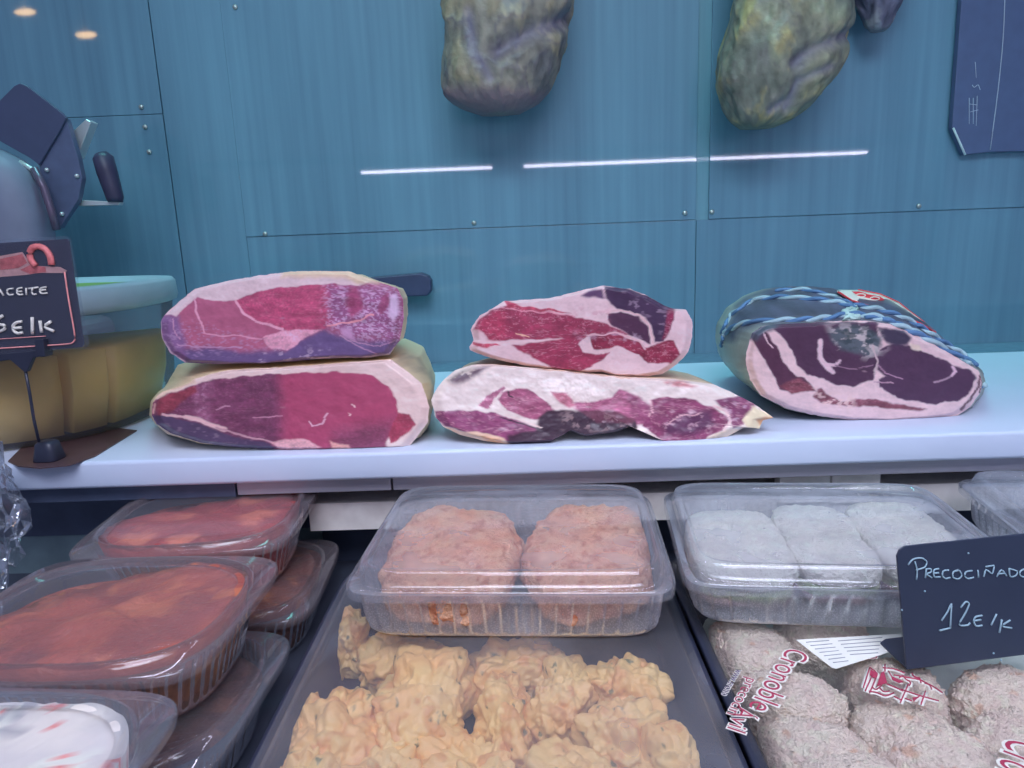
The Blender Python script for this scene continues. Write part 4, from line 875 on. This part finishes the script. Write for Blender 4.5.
for v in eb.data.vertices: v.co.z = (FZ+.0002-wl(eb)[2])+(v.co.z-(FZ+.0002-wl(eb)[2]))*.12
for poly in ([(170, 165), (212, 190), (190, 215), (165, 195)], [(228, 185), (245, 175), (262, 240), (205, 258)], [(285, 200), (310, 215), (352, 232), (330, 240), (290, 222)], [(402, 322), (436, 318), (410, 345)]):
    MB().prism([atz(840+x/5.565, 640+y/5.565, FZ+.0008) for x, y in poly], (0, 0, .0003)).build('emblem_fill', M_maroon, film, False)
# paper slip
sl_ = [(796, 640), (901, 634), (903, 650), (887, 653), (836, 669), (832, 668)]
pp_ = thing('paper_slip', 'white printed paper slip under the tub of white breaded slabs', 'paper', atz(850, 655, FZ+.0015))
MB().prism([atz(x, y, FZ+.0012) for x, y in sl_], (0, 0, .0002)).build('sheet', solid('paper_white', (214, 224, 240), .6, var=.02), pp_, False)
ink = solid('grey_ink', (120, 128, 160), .7)
rows = []
for k in range(7):
    y0 = 641+k*3.4; rows.append([(806+k*4.5, y0+1.5), (829+k*3.2, y0-.4)]); 
    if k < 5: rows.append([(838+k*3, y0+.2), (882-k*1, y0-3.2+k*.4)])
strokes('printed_lines', rows, (np.array([0, 0, FZ+.0014]), np.array([0, 0, 1.])), .00025, ink, pp_, .0002)
# ================================================================== FOOD LUMPS
ICO = {}
def ico(n):
    if n not in ICO:
        b = bmesh.new(); bmesh.ops.create_icosphere(b, subdivisions=n, radius=1); ICO[n] = (np.array([v.co[:] for v in b.verts]), [tuple(v.index for v in f.verts) for f in b.faces]); b.free()
    return ICO[n]
def lump(name, label, cat, c, r, rot, seed, colf, mat, disp, sq=2.4, sub=6, zmin=None, group=None, parent=None, zmax=None, xr=None):
    V, Fc = ico(sub); V = V.copy(); m_ = (np.abs(V)**sq).sum(1)**(-1/sq); U = V*m_[:, None]; nrm = V
    P = U*np.array(r); D = disp(P+seed*3.1, seed); P = P+nrm*D[:, None]
    a, b = math.cos(rot), math.sin(rot); P = np.stack([P[:, 0]*a-P[:, 1]*b, P[:, 0]*b+P[:, 1]*a, P[:, 2]], 1)+np.array(c)
    if zmin is not None: P[:, 2] = np.maximum(P[:, 2], zmin)
    if zmax is not None: P[:, 2] = np.where(P[:, 2] > zmax, zmax+(P[:, 2]-zmax)*.12, P[:, 2])
    if xr: P[:, 0] = np.where(P[:, 0] < xr[0], xr[0]+(P[:, 0]-xr[0])*.25, P[:, 0]); P[:, 0] = np.where(P[:, 0] > xr[1], xr[1]+(P[:, 0]-xr[1])*.1, P[:, 0])
    C = colf(P+seed, D)
    o = MB().add(P, Fc, C).build(name, mat, parent)
    return tag(o, label, cat, group)
# fritters
M_frit = vcol('battered_fritter', .5, 260, .5, .0015, coat=.15)
def fdisp(P, s):
    a = fbm(P*30, 2, 300+s); w = P+.006*np.c_[vnoise(P*50, 1), vnoise(P*50, 2), vnoise(P*50, 3)]; b = np.abs(vnoise(w*55, 320+s)); c = np.abs(vnoise(w*120, 340+s)); return .006*a+.011*b+.005*c-.006+.0018*fbm(P*230, 2, 360+s)
def fcol(P, D):
    C = mixc(P, [(206, 170, 124), (214, 182, 136), (194, 152, 108)], 45, 61, LF, (-.9, .9)); g_ = sst(.80, .95, fbm(P*130, 3, 63))[:, None]*.8; C = C*(1-g_)+A((70, 92, 72))*g_
    return C
FR = [((325, 720), .042, .050, .024, .3, 'yellow fritter lump at the near left of the fritter tray'), ((423, 690), .036, .062, .027, -.1, 'yellow fritter with green specks second from the left in the tray'),
      ((505, 700), .022, .055, .025, .1, 'narrow yellow fritter in the middle of the tray'), ((562, 680), .027, .045, .023, -.4, 'yellow fritter half hidden by steam right of the middle'),
      ((630, 725), .038, .042, .025, .5, 'yellow fritter nearest the right wall of the tray'), ((348, 625), .017, .03, .026, .1, 'small yellow fritter beside the left corner of the clear tub of cutlets'), ((628, 668), .034, .028, .022, .2, 'pale steamed fritter below the right corner of the tub of cutlets'),
      ((375, 764), .035, .03, .022, .8, 'yellow fritter at the bottom edge left of the middle'), ((480, 775), .035, .03, .022, .2, 'yellow fritter at the bottom edge in the middle'), ((575, 770), .04, .03, .024, -.3, 'yellow fritter at the bottom edge right of the middle'), ((400, 640), .04, .03, .021, .0, 'yellow fritter just below the tub of cutlets, left'), ((520, 650), .045, .035, .021, .2, 'yellow fritter just below the tub of cutlets, middle'), ((672, 755), .026, .04, .025, .2, 'yellow fritter in the lower right corner of the fritter tray'), ((300, 775), .03, .035, .024, .2, 'yellow fritter in the lower left corner of the fritter tray'), ((468, 745), .03, .04, .021, .9, 'yellow fritter in the dip between the middle lumps'), ((395, 720), .022, .05, .022, 0, 'yellow fritter wedged between the two near left lumps')]
for i, ((x, y), a, b, h, rot, lab) in enumerate(FR):
    p = atz(x, y, 1.135); lump('battered_fritter', lab, 'fritter', (p[0], p[1], 1.094+h), (a*.86, b*.86, h), rot, i+1, fcol, M_frit, fdisp, 2.6, 6, 1.0928, 'battered fritters in the black tray', zmax=1.150, xr=(-.156, .100))
# croquettes
M_crq = vcol('breadcrumb_coating', .75, 520, 1.0, .004)
def cdisp(P, s): return .003*fbm(P*22, 2, 400+s)+.0011*fbm(P*260, 2, 420+s)+.0026*np.clip(fbm(P*520, 2, 440+s)-.1, 0, 1)
def ccol(P, D):
    C = mixc(P, [(206, 200, 214), (198, 188, 204), (214, 206, 216)], 90, 71); g_ = sst(.62, .85, fbm(P*120, 3, 73))[:, None]*.5; C = C*(1-g_)+A((186, 140, 120))*g_
    return C
CQ = [((744, 650), .037, .034, -.35, 'breaded croquette at the back left of the tray, under the tub edge'), ((792, 700), .036, .025, -.35, 'breaded croquette second from the back in the left row, by the printed name'), ((812, 752), .037, .026, -.35, 'breaded croquette nearest the front in the left row'),
      ((895, 688), .030, .024, -.2, 'breaded croquette under the printed maroon emblem'), ((903, 728), .033, .024, -.3, 'breaded croquette behind the front one of the middle row'), ((940, 758), .036, .026, -.3, 'breaded croquette nearest the front in the middle row'),
      ((1003, 694), .034, .026, .35, 'breaded croquette just in front of the chalk sign'), ((1022, 742), .033, .026, .35, 'breaded croquette at the lower right corner of the photo'), ((850, 790), .036, .026, -.3, 'breaded croquette cut by the bottom edge of the photo'), ((822, 628), .034, .03, -.3, 'breaded croquette under the white paper slip')]
for i, ((x, y), a, b, rot, lab) in enumerate(CQ):
    p = atz(x, y, 1.14); lump('breaded_croquette', lab, 'croquette', (p[0], p[1], 1.124), (a*.98, b*.98, .029), rot, i+20, ccol, M_crq, cdisp, 2.7, 6, 1.0935, 'breaded croquettes in the lower right tray', zmax=1.156, xr=(.140, .482))
o = MB().loft([sup(cx_, cy_, zz, .325, .39, 10, 120) for zz in (1.0925, 1.0932)]).build('paper_liner', solid('pale_liner', (190, 205, 228), .6), None, False)
tag(o, 'pale blue-white paper liner under the croquettes in the right tray', 'paper')
# ================================================================== CONTAINERS ON THE TRAYS
r1 = math.radians(-3.5)
tub('clear rectangular tub with two breaded cutlets on the fritter tray', -.012, .561, 1.1575, .243, .195, .042, 9, r1, 66, 12, True, None, M_tubfog, M_lidfog, amp=.0016, taper=.0045)
def kdisp(P, s): return .005*fbm(P*26, 3, 500+s)+.0022*fbm(P*110, 3, 520+s)+.001*fbm(P*300, 2, 540+s)
def kcol(P, D):
    C = mixc(P, [(200, 148, 136), (208, 164, 152), (176, 116, 100)], 95, 81, LF, (-.6, .6)); g_ = sst(.35, .6, fbm(P*70, 4, 83))[:, None]*np.clip(sst(1.20, 1.17, P[:, 2]-0), 0, 1)[:, None]*.0; return C
M_cut = vcol('orange_breading', .6, 420, 1.0, .004)
lump('breaded_cutlet', 'orange breaded cutlet in the left half of the fogged tub', 'cutlet', (-.063, .558, 1.181), (.0545, .083, .023), r1, 41, kcol, M_cut, kdisp, 3.4, 6, 1.1592, 'breaded cutlets in the fogged tub', zmax=1.2045, xr=(-.122, .099))
lump('breaded_cutlet', 'orange breaded cutlet in the right half of the fogged tub', 'cutlet', (.0485, .554, 1.181), (.050, .082, .023), r1-.1, 42, kcol, M_cut, kdisp, 3.2, 6, 1.1592, 'breaded cutlets in the fogged tub', zmax=1.2045, xr=(-.122, .099))
r2 = math.radians(-6)
tub('clear rectangular tub with three white breaded slabs behind the chalk sign', .240, .548, 1.1625, .240, .186, .037, 9, r2, 60, 12, True, None, M_tubfog, M_lidfog, amp=.0016, taper=.0045)
def sdisp(P, s): return .002*fbm(P*30, 2, 600+s)+.0012*fbm(P*240, 3, 620+s)+.0012*np.clip(fbm(P*450, 2, 640+s), 0, 1)
def scol(P, D):
    C = mixc(P, [(206, 210, 230), (196, 200, 222), (214, 216, 234)], 90, 91); q = (P[:, 2]-np.floor(P[:, 2])); 
    return C
SL = [(.172, .552, .040, .068, 'leftmost white breaded slab in the tub behind the chalk sign'), (.244, .557, .033, .070, 'middle white breaded slab in the tub behind the chalk sign'), (.313, .556, .036, .070, 'rightmost white breaded slab in the tub behind the chalk sign')]
for i, (x, y, a, b, lab) in enumerate(SL):
    root = thing('breaded_slab', lab, 'breaded slab', (x, y, 1.165), 'white breaded slabs in the tub')
    lump('breading', None, None, (x, y, 1.1875), (a, b, .010), r2-.05, 50+i, scol, M_crq, sdisp, 3.6, 6, None, None, None)
    o = COL.objects[-1]; 
    lo = np.array(o.location); o.parent = root; o.location = tuple(lo-wl(root))
    lump('green_filling', None, None, (x, y, 1.1765), (a*.97, b*.97, .007), r2-.05, 60+i, lambda P, D: mixc(P, [(150, 172, 140), (186, 186, 186), (120, 150, 112)], 60, 95), M_crq, sdisp, 4, 5)
    o = COL.objects[-1]; lo = np.array(o.location); o.parent = root; o.location = tuple(lo-wl(root)); o['label'] = 'greenish filling showing at the edge'
    lump('lower_layer', None, None, (x, y, 1.1705), (a*.97, b*.97, .0052), r2-.05, 70+i, lambda P, D: mixc(P, [(150, 120, 140), (128, 104, 130), (180, 160, 170)], 60, 97), M_crq, sdisp, 4, 5)
    o = COL.objects[-1]; lo = np.array(o.location); o.parent = root; o.location = tuple(lo-wl(root)); o['label'] = 'pinkish-purple lower layer'
r3 = math.radians(-9)
tub('clear rectangular tub cut by the right edge of the photo', .520, .552, 1.1625, .243, .185, .037, 9, r3, 60, 12, True, None, M_tubfog, M_lidfog, amp=.0016, taper=.0045)
tray('black tray holding the tub at the right edge', .503, .80, .20, .640, 1.140, M_traylid)
# ================================================================== CRUMPLED FILM
V, Fc = ico(4); P = V.copy(); cz = atY(-22, 520, .60)
n1 = fbm(P*1.9, 2, 700); n2 = fbm(P*4.5, 2, 710); n3 = np.abs(fbm(P*7, 2, 720))
Q = P*np.array([.036, .035, .078])*(1+.28*n1+.20*n2-.22*n3)[:, None]+cz
Q[:, 2] = np.maximum(Q[:, 2], 1.0915)
M_crk = clear('crinkled_wrap', (.93, .95, .97), .05, 1.0, .05, blend=.4)
o = MB().add(Q, Fc).build('crumpled_plastic_wrap', M_crk, None, False)
tag(o, 'crumpled clear plastic wrap at the left edge before the board', 'plastic wrap')
# ================================================================== LAMPS AND LIGHT
lz = 1.645; ly = .46
SX = [(atY(360, 170, 1)[0], 0)]
def mirror_x(px):  # lamp x whose image in the wall panel is seen in this column
    d = ray(px, 166); return CAM[0]+d[0]*((2*(WY-.006)-ly)/d[1])
a0, a1, b0_, b1_ = mirror_x(361), mirror_x(492), mirror_x(524), mirror_x(866)
M_led = emit('led_white', (.80, .76, 1.0), 30)
M_house = solid('lamp_housing', (190, 195, 210), .4)
for k, (x0, x1) in enumerate(((a0, a1), (b0_, b1_))):
    t = thing('led_tube', ('shorter left', 'longer right')[k]+' violet-white tube lamp over the display case', 'lamp', ((x0+x1)/2, ly, lz), 'tube lamps over the display case')
    MB().tube([(x0, ly, lz), (x1, ly, lz)], .0042, 12).build('tube', M_led, t)
    MB().box((x0-.01, ly-.014, lz+.008), (x1+.01, ly+.014, lz+.03)).build('housing', M_house, t, False, bevel=.002)
cp = MB().box((-1.2, ly-.03, lz+.031), (1.3, ly+.03, lz+.046))
for x in (-1.16, 1.26): cp.box((x-.015, ly-.015, 1.09), (x+.015, ly+.015, lz+.031))
tag(cp.build('lamp_canopy_frame', M_steel, None, False, bevel=.002), 'slim steel frame carrying the tube lamps above the display case', 'frame')
def area(name, loc, tgt, sx, sy, col, e, spread=180):
    l = bpy.data.lights.new(name, 'AREA'); l.shape = 'RECTANGLE'; l.size = sx; l.size_y = sy; l.energy = e; l.color = col; l.spread = math.radians(spread)
    o = bpy.data.objects.new(name, l); COL.objects.link(o); o.location = loc; o.rotation_euler = (Vector(tgt)-Vector(loc)).to_track_quat('-Z', 'Y').to_euler(); return o
area('ceiling_panel_light', (-.25, -.1, 2.65), (.1, 1.35, 1.65), 1.3, .3, (.48, .90, 1.0), 1.6, 75)
area('shop_ceiling_light', (.3, -1.3, 3.15), (.1, .9, 1.3), 1.6, .8, (.78, .78, 1.0), 27)
area('foreground_fill', (.0, -.35, 2.6), (0, .42, 1.15), 1.4, .5, (.78, .84, 1.0), 3.0, 70)  # unseen fill light added to brighten the food in the foreground
area('rear_cyan_fill', (.1, 1.12, 2.6), (.1, 1.06, 1.25), 2.4, .1, (.25, .95, .92), 2.4, 45)  # unseen cyan fill added to tint the rear of the board
# warm spot lamps whose glints show in the wall
for px, py in ((25, 12), (86, 35)):
    d = ray(px, py); Yl = -.9; s = (2*(WY-.006)-Yl)/d[1]; q = CAM+d*s
    t = thing('ceiling_spotlight', 'small warm ceiling spot lamp '+('farther left' if px < 50 else 'nearer the case'), 'lamp', (q[0], Yl, q[2]), 'warm spot lamps')
    MB().sphere((q[0], Yl, q[2]), (.05, .014, .014), 16, 10).build('bulb', emit('warm_bulb', (1.0, .62, .26), 22), t)
    MB().tube([(q[0], Yl, q[2]+.02), (q[0], Yl, 3.2)], .01, 8).build('stem', M_steel, t)
w = bpy.data.worlds.new('world'); SC.world = w; w.use_nodes = True
nt = w.node_tree; bg = nt.nodes['Background']; bg.inputs[0].default_value = (.38, .45, .74, 1); bg.inputs[1].default_value = .48
SC.view_settings.view_transform = 'Standard'; SC.view_settings.look = 'None'; SC.view_settings.gamma = 1; SC.view_settings.use_curve_mapping = False
SC.view_settings.exposure = 0
SC.cycles.transparent_max_bounces = 32; SC.cycles.max_bounces = 12; SC.cycles.sample_clamp_indirect = 4
